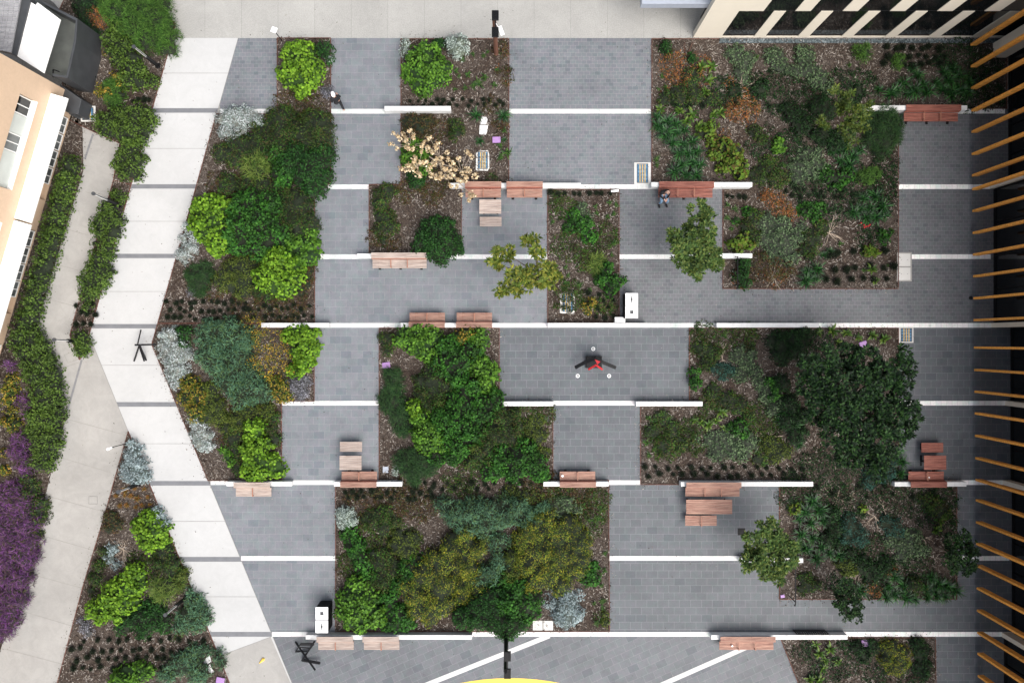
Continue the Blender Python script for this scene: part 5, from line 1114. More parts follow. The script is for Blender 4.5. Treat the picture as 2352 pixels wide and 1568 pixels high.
SML = [radial_mesh('small_plant', leafmat('small_plant_leaf', [(.02, .06, .012), (.04, .11, .02), (.08, .16, .03)], .5), 34, .26, .035, (.1, 1.1), s) for s in (12, 13)]
def plants(pool, name, pts, label, cat, group, sc0=1.0, jit=.2):
    for i, p in enumerate(pts):
        s = (p[2] if len(p) > 2 else 1) * sc0 * random.uniform(1 - jit, 1 + jit); o = bpy.data.objects.new(name, pool[i % len(pool)]); COL.objects.link(o)
        x, y, _ = G(p[0], p[1], .2 * s); o.location = (x, y, .018); o.scale = (s, s, s * random.uniform(.85, 1.15)); o.rotation_euler = (0, 0, random.uniform(0, 6.28))
        tag(o, label, cat, group)
plants(STR, 'strap_plant', [(1510, 268), (1532, 278), (1512, 290), (1550, 285), (1530, 302), (1552, 306), (1572, 300), (1545, 328), (1568, 330), (1590, 325), (1560, 352), (1582, 352), (1600, 350), (1565, 378), (1588, 375), (1608, 378), (1550, 395), (1575, 400), (1600, 402), (1530, 315, .8)],
       'dark strap-leaved plant in the glossy drift behind the seated man bench', 'strap plant', 'strap-leaved drift behind the seated man')
plants(STR, 'strap_plant', [(2018, 208, .9), (2045, 215, .9), (2058, 208, .9), (2075, 190), (2108, 172), (2095, 158, .8), (2120, 195), (2100, 210), (2085, 215, .9), (2128, 212), (2165, 205), (2180, 185), (2150, 190), (2200, 175), (2205, 205), (2225, 190), (2185, 215), (2222, 212), (2190, 155, .9), (2170, 165, .9)],
       'dark strap-leaved plant in the wide drift above the northernmost bench', 'strap plant', 'strap-leaved drift at the top right')
plants(STR, 'strap_plant', [(1925, 345, .9), (1945, 340), (1960, 360), (1975, 345, .9), (1950, 380, .9), (1930, 370, .8), (1910, 350, .7)], 'strap-leaved plant in the small drift below the airy tree', 'strap plant', 'strap-leaved drift below the airy tree')
plants(STR, 'strap_plant', [(1985, 455), (2010, 450), (1998, 478), (2025, 475), (1975, 480, .9), (2012, 500), (2030, 495, .9), (1990, 500, .9), (1962, 488, .9)], 'strap-leaved plant in the drift beside the red flowers', 'strap plant', 'strap-leaved drift near the red flowers')
plants(STR, 'strap_plant', [(1855, 625), (1870, 640), (1850, 645, .9), (1875, 618, .9), (1892, 585, .7), (1905, 578, .7)], 'strap-leaved plant low in the upper right bed near its bottom edge', 'strap plant', 'strap-leaved drift at the bottom edge')
plants(STR, 'strap_plant', [(1865, 1150), (1850, 1175), (1880, 1170), (1835, 1190, .9), (1862, 1200), (1890, 1195, .9), (1840, 1225), (1865, 1235), (1885, 1255), (1850, 1260), (1905, 1270), (1875, 1280), (1925, 1275, .9), (1830, 1250, .8)], 'strap-leaved plant in the dark drift right of the lower small tree', 'strap plant', 'strap-leaved drift right of the lower tree')
plants(STR, 'strap_plant', [(2040, 1345), (2055, 1365), (2035, 1370), (2080, 1370), (2075, 1345), (2100, 1375), (2130, 1370), (2125, 1350), (2150, 1365), (2175, 1345), (2170, 1370), (2195, 1355), (2155, 1340), (2055, 1325, .9), (2140, 1325, .9), (1975, 1355, .9)], 'strap-leaved plant in the drift along the bottom edge near the fins', 'strap plant', 'strap-leaved drift along the bottom right edge')
plants(STR, 'strap_plant', [(1805, 945, .9), (1820, 975, .9), (1790, 965, .8), (1835, 1020, .9), (2058, 1035, .9), (2070, 1060, .9), (2068, 1085, .8)], 'strap-leaved plant in the shade around the big dark tree', 'strap plant', 'strap-leaved plants round the big tree')
plants(STR, 'strap_plant', [(1093, 265, .8), (1158, 265, .75), (1102, 325, .65), (1158, 322, .5)], 'bright strap-leaved plant near the pale slabs in the upper middle bed', 'strap plant', 'strap-leaved plants by the pale slabs')
plants(BRD, 'broad_leaf_plant', [(1515, 252), (1560, 255), (1590, 262), (1575, 280, .8), (1640, 262), (1628, 185), (1610, 155, .8), (1620, 212), (1635, 150, .8), (1655, 258, .8), (1605, 290, .8)], 'light green broad-leaved rosette in the left part of the upper right bed', 'broad-leaf plant', 'broad-leaved rosettes of the upper right bed')
plants(BRD, 'broad_leaf_plant', [(1610, 970, .8), (1628, 975, .8), (1655, 945, .9), (1645, 965, .8), (1665, 985, .9), (1595, 965, .7)], 'yellow-green broad-leaved rosette in the bed below the sculpture', 'broad-leaf plant', 'broad-leaved rosettes below the sculpture')
plants(BRD, 'broad_leaf_plant', [(1880, 1500, .8), (1895, 1515, .8), (1875, 1480, .7), (1905, 1490, .9), (1890, 1535, .7), (1925, 1520, .7), (1860, 1560, .8), (1880, 1562, .8)], 'yellow-green broad-leaved rosette in the bottom right bed', 'broad-leaf plant', 'broad-leaved rosettes of the bottom right bed')
plants(BRD, 'broad_leaf_plant', [(1910, 760, .9), (1945, 765, .9), (1970, 775, .8), (2005, 770, .9), (2030, 778, .8), (1880, 765, .7), (1925, 785, .7)], 'broad-leaved rosette below the long wall right of centre', 'broad-leaf plant', 'broad-leaved rosettes under the long wall')
plants(BRD, 'broad_leaf_plant', [(2000, 620, .7), (2010, 645, .7), (2160, 1195, .9), (2150, 1215, .8)], 'loose broad-leaved rosette in the shade of a right-hand bed', 'broad-leaf plant', 'broad-leaved rosettes in right-hand shade')
plants(SML, 'small_plant', [(1048, 163, .8), (1054, 175, .7), (1075, 172, 1.1), (1100, 190, 1.2), (1112, 178, 1), (1088, 195, 1), (1142, 160, .7), (1045, 205, .7), (1068, 202, .7), (1120, 120, .6), (1110, 128, .6), (1087, 125, .6), (1135, 195, .8), (1062, 135, .9), (1165, 350, 1.2), (1150, 362, .9), (1158, 300, .9), (1150, 335, .8)],
       'small green seedling in the mulch of the upper middle bed', 'small plant', 'seedlings of the upper middle bed')
plants(SML, 'small_plant', [(1368, 475, .8), (1372, 490, .8), (1395, 498, .8), (1410, 492, .7), (1400, 465, .7), (1415, 470, .7), (1300, 615, .8), (1305, 632, .6), (1290, 480, .7), (1270, 510, .6), (1300, 650, .8), (1330, 655, .8), (1325, 590, .6), (1410, 560, .8), (1355, 665, .7), (1405, 585, .7)],
       'small green seedling in the mulch of the narrow bed', 'small plant', 'seedlings of the narrow bed')
plants(SML, 'small_plant', [(1355, 1195, .8), (1375, 1190, .8), (1378, 1165, .7), (1390, 1270, .7), (1372, 1330, .8), (1380, 1345, .8), (1388, 1310, .7), (1385, 1380, .8), (1365, 1385, .6), (1370, 1430, .8), (1385, 1395, .7), (1310, 1180, .7), (1340, 1160, .7), (1355, 1225, .6)],
       'small green seedling near the right edge of the big lower bed', 'small plant', 'seedlings of the big lower bed')
plants(SML, 'small_plant', [(1490, 960, 1), (1500, 985, .8), (1485, 1015, .9), (1510, 965, .9), (1520, 950, 1), (1535, 960, 1), (1550, 975, .9), (1505, 1030, .8), (1545, 995, .7), (1490, 1045, .8), (1740, 1040, .9), (1760, 1050, .9), (1755, 1065, .8), (1610, 760, .8), (1640, 775, .7), (1665, 770, .8), (1625, 800, .6)],
       'small green seedling in the bed right of the middle paving', 'small plant', 'seedlings of the bed right of the middle paving')
plants(SML, 'small_plant', [(1532, 112, .9), (1520, 175, .7), (1528, 200, .7), (1512, 205, .6), (1555, 202, .7), (1508, 365, .8), (1508, 380, .8), (1740, 130, .6), (1950, 150, .7), (1800, 380, .7), (1760, 365, .7), (1690, 480, .8), (1672, 470, .7), (1672, 500, .8), (1680, 525, .8), (1900, 590, .7), (1930, 560, .7), (2040, 610, .5), (1985, 620, .7)],
       'small green seedling in the mulch of the upper right bed', 'small plant', 'seedlings of the upper right bed')
def tufts(regions, label, group, pool=TUF, sc0=1.0):
    pts = []
    for x0, x1, y0, y1, nx, ny in regions:
        for j in range(ny):
            for i in range(nx):
                fx = (i + (.5 if j % 2 else 0) + .25 + random.uniform(-.22, .22)) / nx; fy = (j + .5 + random.uniform(-.25, .25)) / ny
                pts.append((x0 + fx * (x1 - x0), y0 + fy * (y1 - y0), random.uniform(.7, 1.15)))
    plants(pool, 'orange_grass' if pool is OTU else 'grass_tuft', pts, label, 'grass tuft', group, sc0, .05)
tufts([(380, 595, 686, 738, 13, 3), (600, 718, 694, 738, 8, 2)], 'small dark grass tuft planted in rows above the kinked left bed', 'tufts in the long left bed', sc0=.95)
tufts([(932, 1165, 224, 246, 11, 2)], 'small black grass tuft in the two rows above the upper short wall', 'tufts in the upper middle bed', sc0=.8)
tufts([(785, 1000, 1122, 1152, 11, 2), (940, 1245, 1104, 1128, 11, 2)], 'small black grass tuft in the rows below the leafy middle bed', 'tufts below the leafy middle bed')
tufts([(1475, 1860, 1066, 1100, 15, 2)], 'small black grass tuft in the rows above the long bench wall', 'tufts above the long bench wall')
tufts([(1875, 2150, 1105, 1150, 6, 2)], 'black grass tuft in the gap between the two right-hand walls', 'tufts between the right-hand walls')
tufts([(2030, 2175, 98, 156, 7, 3)], 'large black grass tuft just below the gravel strip', 'tufts below the gravel strip', sc0=1.25)
tufts([(1530, 2000, 234, 246, 12, 1)], 'black grass tuft in the dark row level with the northernmost bench', 'dark row of tufts level with the top bench', sc0=1.1)
tufts([(1805, 1960, 432, 456, 8, 2), (1665, 1725, 440, 462, 4, 1)], 'black grass tuft in the double row level with the seated man', 'tufts level with the seated man')
tufts([(1895, 2062, 565, 660, 6, 3)], 'large black grass tuft in the bottom right corner of the upper right bed', 'tufts in the corner of the upper right bed', sc0=1.3)
tufts([(190, 480, 1458, 1480, 12, 1), (160, 430, 1482, 1545, 12, 3)], 'dark grass tuft in the lower rows of the triangular bed', 'tufts in the triangular bed')
tufts([(1262, 1415, 437, 448, 9, 1)], 'black grass tuft in the top row of the narrow bed', 'tufts at the top of the narrow bed', sc0=1.0)
tufts([(1345, 1420, 665, 735, 3, 4)], 'black grass tuft near the bottom of the narrow bed', 'tufts at the bottom of the narrow bed')
tufts([(278, 352, 1112, 1132, 3, 1), (260, 350, 1132, 1170, 5, 2)], 'orange grass tuft beside the leaning column light in the triangular bed', 'orange tufts', OTU, 1.0)
tufts([(172, 222, 692, 750, 3, 3)], 'dark grass tuft at the narrow end of the bed between the two paths', 'tufts between the two paths')
tufts([(300, 350, 222, 240, 4, 1)], 'dark grass tuft beside the footpath above the wide olive hedge', 'tufts above the wide hedge')

# low carpets nobody could count
def carpet(kind, C, name, label, dens, hgt=.22):
    me = bush_mesh(kind, circ(C, hgt), hgt, dens, False, z0=.02, name=name); tag(link(name, me), label, kind='stuff')
carpet('brown', [(690, 240, 45), (650, 235, 25), (500, 425, 30), (550, 430, 35), (600, 425, 35), (645, 432, 25), (540, 600, 24), (490, 665, 26), (600, 690, 40), (660, 700, 40), (540, 960, 40), (600, 950, 35), (620, 1010, 22), (520, 1000, 24), (560, 705, 30),
                 (960, 300, 35), (1000, 300, 30), (930, 440, 25), (990, 440, 30), (860, 545, 20), (900, 560, 20), (1000, 390, 40), (1040, 400, 30), (825, 1170, 40), (900, 1150, 45), (960, 1160, 40), (1250, 1130, 50), (1330, 1140, 40), (790, 1310, 18), (1150, 280, 20), (1130, 240, 20), (1150, 110, 18), (1160, 170, 20)],
       'ground_cover', 'reddish brown low ground cover in the left and middle beds', .8)
carpet('mixed', [(1310, 560, 40), (1350, 590, 35), (1290, 470, 30), (1390, 540, 30), (1310, 680, 35), (1390, 700, 25), (1255, 950, 22), (1200, 950, 25), (1290, 1150, 40), (1350, 1200, 40), (1370, 1150, 30), (820, 1300, 40), (860, 1240, 40), (930, 1240, 35), (1060, 1100, 40), (640, 670, 20), (600, 640, 20),
                 (1590, 1000, 40), (1540, 1010, 45), (1630, 780, 40), (1700, 780, 40), (1760, 1000, 40), (1740, 960, 35), (1640, 930, 35), (1130, 420, 20), (400, 1460, 16), (340, 1310, 30), (310, 1290, 24), (1380, 1420, 18)],
       'weedy_cover', 'green-brown weedy ground cover scattered over the beds', .8)
carpet('verydark', [(1800, 210, 50), (1860, 230, 40), (1760, 330, 40), (1820, 340, 40), (1930, 200, 40), (1980, 190, 35), (2200, 130, 45), (2260, 150, 40), (2270, 210, 40), (2230, 230, 25), (1960, 420, 45), (2030, 430, 35), (1860, 430, 40), (2040, 380, 30), (1920, 470, 40), (2000, 540, 30), (2040, 470, 20), (1740, 200, 35),
                    (1870, 800, 45), (1900, 1080, 50), (1950, 1100, 40), (1850, 1080, 35), (1830, 1130, 40), (1950, 1150, 50), (2050, 1140, 50), (2120, 1150, 50), (2170, 1150, 35), (2010, 1270, 40), (2100, 1300, 45), (1930, 1340, 30), (2010, 1350, 30), (2170, 1200, 30), (1950, 1510, 40), (1900, 1540, 40), (2020, 1550, 30), (2100, 1560, 30), (1850, 1500, 25), (1660, 210, 35), (1580, 230, 35)],
       'dark_undergrowth', 'very dark low undergrowth in the shaded right-hand beds', .45, .25)

carpet('rust', [(1545, 150, 34), (1580, 175, 40), (1610, 150, 24), (1700, 240, 34), (1720, 260, 26), (1540, 215, 20), (1785, 465, 32), (1810, 490, 22), (1165, 130, 8), (1165, 160, 8), (1165, 190, 8), (1150, 150, 10), (1665, 345, 12), (2080, 1500, 12), (1700, 640, 20), (1780, 630, 30)], 'dry_leaf_litter', 'orange-brown dry leaves and dead grass lying on the mulch', .35, .12)

# chips and fallen leaves spilled over the bed edges on to the paving
ps = []
for k, poly in BEDS.items():
    q = P2(poly)
    for i in range(len(q)):
        a, b = np.array(q[i]), np.array(q[(i + 1) % len(q)]); l = np.linalg.norm(b - a); nn = int(l * 16)
        if nn < 1 or l > 40: continue
        t = RNG.random((nn, 1)); nrm = np.array([(b - a)[1], -(b - a)[0]]) / l; ps.append(a + (b - a) * t + nrm * (RNG.normal(0, .10, (nn, 1)) + RNG.exponential(.12, (nn, 1)) * RNG.choice([-1, 1], (nn, 1))))
ps.append(np.stack([RNG.uniform(-24, 27, 900), RNG.uniform(-18.5, 18.5, 900)], 1)); ps = np.concatenate(ps); n = len(ps); an = RNG.uniform(0, 6.28, n)
me = np_mesh('leaf_litter', [(*leaf_arrays('chip', np.concatenate([ps, np.full((n, 1), .03)], 1), np.stack([RNG.normal(0, .15, n), RNG.normal(0, .15, n), np.ones(n)], 1), np.stack([np.cos(an), np.sin(an), np.zeros(n)], 1), RNG.uniform(.025, .07, n), RNG.uniform(.012, .035, n)), 0)], [M_chip])
tag(link('leaf_litter', me), label='scattered bark chips and small leaves on the paving', kind='stuff')

# ------------------------------------------------------------------ bare branches, fallen wood, red flowers
def twigs(px, py, r, n, label, mat=M_dry, hgt=.5, name='bare_shrub', rad=.018, a0=0, a1=6.28):
    cx, cy, _ = G(px, py, .1); m = MB()
    for i in range(n):
        a = random.uniform(a0, a1); l = r / K * random.uniform(.6, 1.1); p = Vector((0, 0, .02)); pts = [p]; d = Vector((math.cos(a), math.sin(a), random.uniform(.3, .8) * hgt / (r / K)))
        for k in range(3):
            d = d + Vector((random.uniform(-.35, .35), random.uniform(-.35, .35), -.1)); p = p + d * l / 3; pts.append(p.copy())
        m.tube(pts, [rad, rad * .8, rad * .55, rad * .3], 5, cap=False)
        for _ in range(2):
            k = random.choice((1, 2)); q = pts[k]; d2 = (d + Vector((random.uniform(-1, 1), random.uniform(-1, 1), .1))) * l * .35; m.tube([q, q + d2 * .5, q + d2 + Vector((random.uniform(-.05, .05), random.uniform(-.05, .05), 0))], [rad * .6, rad * .4, rad * .2], 4, cap=False)
    o = m.build(name, mat); o.location = (cx, cy, .02); tag(o, label, 'bare shrub'); return o
twigs(1700, 215, 34, 10, 'pale bare shrub through the rust-orange one in the upper right bed')
twigs(1575, 125, 34, 9, 'thin leafless shrub reaching over the plaza at the bed corner', M_rust)
twigs(1905, 535, 42, 12, 'spreading grey leafless shrub in the lower upper-right bed')
twigs(1775, 635, 34, 10, 'leafless brown shrub at the bottom edge of the upper right bed')
twigs(1925, 1148, 34, 7, 'leafless fallen branch below the long wall end', rad=.022)
twigs(1770, 1005, 30, 6, 'pale fallen branch beside the lower sage carpet', rad=.022)
twigs(2010, 1185, 36, 7, 'grey leafless branch at the top of the lower right bed')
twigs(2120, 1235, 26, 6, 'small leafless branch in the lower right bed')
twigs(1975, 1320, 28, 4, 'thin broken branch in the lower right bed centre')
twigs(282, 1262, 36, 18, 'dense bare twiggy shrub in the triangular bed', rad=.014)
twigs(395, 1555, 34, 6, 'bare branch fork at the bottom of the triangular bed', a0=.2, a1=1.4)
twigs(1660, 825, 26, 7, 'bleached twigs near the sage carpet right of the sculpture')
twigs(2030, 1170, 24, 4, 'short pale twig bundle near the right-hand wall')
m = MB()
for px, py in ((1986, 522), (1990, 520), (1995, 519), (1985, 517), (1978, 512), (1998, 516)):
    x, y, _ = G(px, py, .35); m.lathe([(.0, .30), (.05, .33), (.045, .37), (.01, .40)], 8, (x, y)); m.tube([(x, y, .02), (x, y, .31)], .008, 5)
tag(m.build('red_flower', M_redp), 'small cluster of red flowers in the upper right bed', 'flower')

# ------------------------------------------------------------------ tan blossom shrub
x, y, _ = G(1010, 375); hy = empty('flowering_shrub', (x, y, .018)); m = MB()
BL = [(906, 306), (915, 318), (925, 312), (935, 322), (898, 332), (912, 338), (940, 300), (952, 316), (988, 318), (934, 340), (942, 345), (950, 340), (968, 335), (975, 328), (980, 345), (985, 338), (1002, 338), (1008, 330), (955, 362), (948, 372), (965, 372), (975, 372), (938, 385), (950, 392), (992, 352),
      (1000, 365), (1012, 360), (1018, 375), (1028, 366), (1040, 372), (1052, 362), (1022, 388), (1035, 392), (1010, 395), (1045, 388), (1060, 395), (1075, 350), (1080, 358), (1072, 385), (1078, 395), (985, 385), (990, 398), (1000, 408), (1015, 410), (1030, 405), (1055, 412), (1068, 410), (1088, 403), (1050, 428), (1035, 425), (1058, 446), (1082, 448), (1080, 460), (1092, 452), (965, 400), (925, 392), (1040, 402), (998, 380), (970, 350), (1025, 350)]
ctr = Vector(G(1005, 372, .1)); M_tan = leafmat('tan_petal', [(.34, .23, .12), (.55, .42, .25), (.68, .55, .36), (.76, .66, .46)], .7, patch=(.85, 1.1)); hubs = [Vector(G(a, b, .8)) for a, b in ((945, 335), (1010, 360), (1060, 395), (960, 380), (1030, 410), (1075, 440))]
for h in hubs: m.tube([ctr + Vector((0, 0, 0)), ctr.lerp(h, .5) + Vector((0, 0, .1)), h], [.04, .03, .02], 6, cap=False)
tips = []
for a, b in BL:
    t = Vector(G(a, b, 1.35)) + Vector((0, 0, random.uniform(-.15, .15))); h = min(hubs, key=lambda q: (q - t).length); m.tube([h, h.lerp(t, .5) + Vector((random.uniform(-.05, .05), random.uniform(-.05, .05), .05)), t], [.016, .012, .009], 5, cap=False); tips.append(t)
m.build('branches', M_dry, hy)
def blossom(seed):
    r = np.random.default_rng(seed); n = 42; v = r.normal(0, 1, (n, 3)); v[:, 2] = np.abs(v[:, 2]); v /= np.linalg.norm(v, axis=1, keepdims=True); v = v * r.uniform(.5, 1.1, (n, 1)) + np.repeat(r.normal(0, .9, (6, 3)) * [1, 1, .3], n // 6, axis=0)
    return np_mesh('blossom', [(*leaf_arrays('round', v * .075, v + r.normal(0, .6, (n, 3)), r.normal(0, 1, (n, 3)), np.full(n, .065) * r.uniform(.7, 1.3, n), np.full(n, .08)), 0)], [M_tan])
BLM = [blossom(s) for s in (1, 2, 3)]
for i, t in enumerate(tips):
    o = link('blossom', BLM[i % 3], t - Vector(hy.location), hy); s = random.uniform(.85, 1.5); o.scale = (s, s, s); o.rotation_euler = (0, 0, random.uniform(0, 6))
tag(hy, 'leafless branching shrub with dried tan blossom heads above the benches', 'flowering shrub')

# ------------------------------------------------------------------ trees
M_dbark = plain('dark_bark', (.035, .028, .022), .9, var=.3, scale=9)
def tree(name, trunk, lobes, ztop, kind, label, trad=.10, dens=1.0, ground=None, star=18, cl=.34, squash=.6, L=None, W=None, core=0):
    bx, by, _ = G(*trunk); root = empty(name, (bx, by, .018)); tmpl, ll, ww, pm, cols, tilt, _c = KINDS[kind]; ll = L or ll; ww = W or ww
    P = []; Nn = []; T = []; cents = []
    for (px, py, r) in lobes:
        zc = ztop + random.uniform(-.45, .25); c = Vector(G(px, py, zc)); R = r / K * (H - zc) / H; cents.append((c, R))
        ncl = max(5, int(R * R * 3.14 * 2.6 / (cl * cl) * dens))
        for _ in range(ncl):
            v = RNG.normal(0, 1, 3); v /= np.linalg.norm(v); v[2] = v[2] if RNG.random() < .2 else abs(v[2]); q = RNG.random() ** .28
            cc = np.array(c) + v * R * q * np.array([1, 1, squash]); k = star; th = RNG.uniform(0, 6.28, k); el = RNG.uniform(-.25, .9, k)
            d = np.stack([np.cos(th) * np.cos(el), np.sin(th) * np.cos(el), np.sin(el)], 1); ax = v * .25
            d = d + ax; P.append(cc + d * cl * .12 * RNG.uniform(.2, 1.4, (k, 1))); T.append(d); Nn.append(np.stack([-d[:, 0] * d[:, 2], -d[:, 1] * d[:, 2], np.ones(k)], 1) + RNG.normal(0, .3, (k, 3)))
    P, T, Nn = map(np.concatenate, (P, T, Nn)); n = len(P); sz = RNG.uniform(.7, 1.2, n); off = np.array(root.location)
    me = np_mesh('crown', [(*leaf_arrays(tmpl, P - off, Nn, T, ll * sz, ww * sz), 0)], [LM[kind]]); link('crown', me, parent=root)
    zc = ztop; cen = sum((c for c, R in cents), Vector()) / len(cents); base = Vector((bx, by, .0)); fork = base.lerp(cen, .42); fork.z = ztop * .5
    m = MB(); m.tube([base, base.lerp(fork, .5) + Vector((.05, -.04, 0)), fork], [trad * 1.25, trad, trad * .85], 9)
    for c, R in cents:
        e = c - Vector((0, 0, R * squash * .3)); mid = fork.lerp(e, .5) + Vector((random.uniform(-.12, .12), random.uniform(-.12, .12), .12)); m.tube([fork, mid, e], [trad * .6, trad * .4, trad * .15], 6, cap=False)
        for _ in range(5):
            v = Vector((random.uniform(-1, 1), random.uniform(-1, 1), random.uniform(-.1, .7))) * R * .75; m.tube([mid.lerp(e, .6), e + v * .5, e + v], [trad * .2, trad * .12, trad * .05], 4, cap=False)
    m.build('trunk', M_dbark if trad > .15 else M_bark, root); tag(root, label, 'tree'); return root
KINDS['starleaf'] = ('oval', .26, .085, 0, [(.06, .10, .015), (.10, .155, .022), (.17, .21, .03), (.26, .26, .04)], .5, .2)
KINDS['greenstar'] = ('oval', .22, .085, 0, [(.03, .065, .018), (.055, .11, .025), (.09, .155, .035), (.14, .18, .04)], .5, .2)
KINDS['airy'] = ('oval', .20, .07, 0, [(.03, .06, .012), (.06, .10, .016), (.10, .13, .02)], .5, .2)
KINDS['bigdark'] = ('oval', .17, .075, 0, [(.003, .010, .004), (.005, .019, .006), (.010, .036, .009), (.03, .075, .016)], .5, .2)
for k in ('starleaf', 'greenstar', 'airy', 'bigdark'): LM[k] = leafmat('leaf_' + k, KINDS[k][4], .6)
tree('small_tree', (1264, 648), [(1150, 590, 22), (1138, 605, 16), (1168, 585, 16), (1222, 558, 20), (1235, 575, 17), (1165, 660, 16), (1185, 640, 24), (1212, 630, 24), (1200, 658, 18), (1180, 665, 14), (1255, 615, 20), (1265, 640, 20), (1245, 645, 18), (1150, 668, 9)], 3.6, 'starleaf', 'small open tree with yellow-green star-shaped leaf clusters over the wide paving', .07, star=18, cl=.36)
tree('small_tree', (1666, 606), [(1605, 485, 22), (1625, 495, 16), (1600, 515, 22), (1620, 530, 22), (1575, 540, 20), (1550, 545, 18), (1595, 555, 26), (1620, 565, 24), (1565, 570, 22), (1590, 590, 26), (1625, 595, 24), (1565, 600, 18), (1600, 615, 20), (1640, 605, 18), (1575, 620, 14), (1645, 585, 14), (1600, 632, 10)], 3.4, 'greenstar', 'small tree with dark green star-shaped leaf clusters below the seated man', .08, star=20, cl=.30)
tree('small_tree', (1802, 1262), [(1755, 1208, 20), (1775, 1200, 12), (1725, 1228, 16), (1755, 1240, 24), (1785, 1230, 20), (1735, 1262, 20), (1770, 1270, 26), (1715, 1290, 20), (1745, 1295, 22), (1780, 1300, 22), (1805, 1260, 20), (1825, 1250, 16), (1810, 1290, 18), (1785, 1325, 16), (1765, 1320, 16)], 3.2, 'greenstar', 'small olive-green tree above the lower handrail', .08, star=18, cl=.30)
tree('small_tree', (1925, 300), [(1935, 232, 18), (1950, 222, 14), (1945, 250, 20), (1965, 255, 22), (1985, 262, 18), (1960, 285, 22), (1978, 295, 16), (1945, 300, 18), (1880, 278, 14), (1890, 290, 10), (1995, 240, 10), (1955, 325, 13), (1915, 205, 10), (1925, 260, 10)], 3.3, 'airy', 'airy small tree at the top right with a side tuft on a bare branch', .06, dens=.75, star=16, cl=.32)
tree('large_tree', (1895, 925), [(1860, 850, 34), (1900, 825, 34), (1945, 825, 36), (1990, 830, 34), (2030, 850, 34), (2075, 815, 24), (2090, 845, 18), (1870, 890, 40), (1920, 880, 44), (1975, 880, 46), (2030, 895, 40), (2070, 880, 26), (1885, 935, 40), (1935, 940, 46), (1990, 945, 48), (2045, 940, 42), (2085, 930, 26), (2090, 960, 22), (1910, 985, 38), (1960, 1000, 42), (2015, 1000, 42), (2060, 990, 32), (1945, 1045, 30), (1990, 1050, 34), (2030, 1045, 28), (2015, 1085, 20), (2090, 985, 14)], 5.0, 'bigdark', 'largest tree, a wide very dark green crown at the right', .20, dens=1.7, cl=.5, L=.2, W=.085, star=24)
tree('shrub_tree', (2150, 1255), [(2185, 1245, 24), (2210, 1232, 18), (2225, 1255, 20), (2205, 1270, 26), (2235, 1275, 14), (2185, 1285, 22), (2215, 1300, 22), (2230, 1305, 14), (2192, 1308, 14)], 2.6, 'bigdark', 'round dark shrub-tree overhanging the paving near the fins', .07, dens=1.15, star=18, cl=.26, L=.12, W=.06)
tree('shrub_tree', (1905, 1352), [(1925, 1345, 16), (1945, 1340, 18), (1935, 1365, 20), (1960, 1365, 18), (1925, 1385, 16), (1950, 1390, 22), (1970, 1390, 16), (1945, 1410, 16), (1965, 1415, 14)], 2.2, 'bigdark', 'round dark shrub-tree hanging over the paving at the bottom right', .06, dens=1.15, star=18, cl=.26, L=.12, W=.06)

# ------------------------------------------------------------------ people
def skin(name, joints, edges, mat, parent=None, sub=2, root=0):
    me = bpy.data.meshes.new(name); me.from_pydata([j[0] for j in joints], edges, []); me.materials.append(mat); o = bpy.data.objects.new(name, me); COL.objects.link(o)
    if parent is not None: o.parent = parent
    s = o.modifiers.new('skin', 'SKIN'); s.use_smooth_shade = True; lay = me.skin_vertices[0].data
    for i, j in enumerate(joints):
        r = j[1]; lay[i].radius = r if isinstance(r, tuple) else (r, r); lay[i].use_root = (i == root)
    d = o.modifiers.new('subdivision', 'SUBSURF'); d.levels = sub; d.render_levels = sub; return o
def hand(J, E, wrist, d, side):
    d = Vector(d).normalized(); up = Vector((0, 0, 1)) if abs(d.z) < .8 else Vector((0, 1, 0)); s = d.cross(up).normalized() * side
    w = Vector(J[wrist][0]); pi = len(J); J.append((tuple(w + d * .07), (.034, .020))); E.append((wrist, pi))
    for k, ln in zip((-1.5, -.5, .5, 1.5), (.072, .08, .075, .06)):
        a = len(J); J.append((tuple(w + d * .10 + s * k * .018), .0095)); J.append((tuple(w + d * (.10 + ln * .55) + s * k * .021 - up * .008), .009)); J.append((tuple(w + d * (.10 + ln) + s * k * .022 - up * .025), .0075)); E += [(pi, a), (a, a + 1), (a + 1, a + 2)]
    a = len(J); J.append((tuple(w + d * .045 - s * .035), .012)); J.append((tuple(w + d * .085 - s * .055 - up * .01), .010)); E += [(wrist, a), (a, a + 1)]
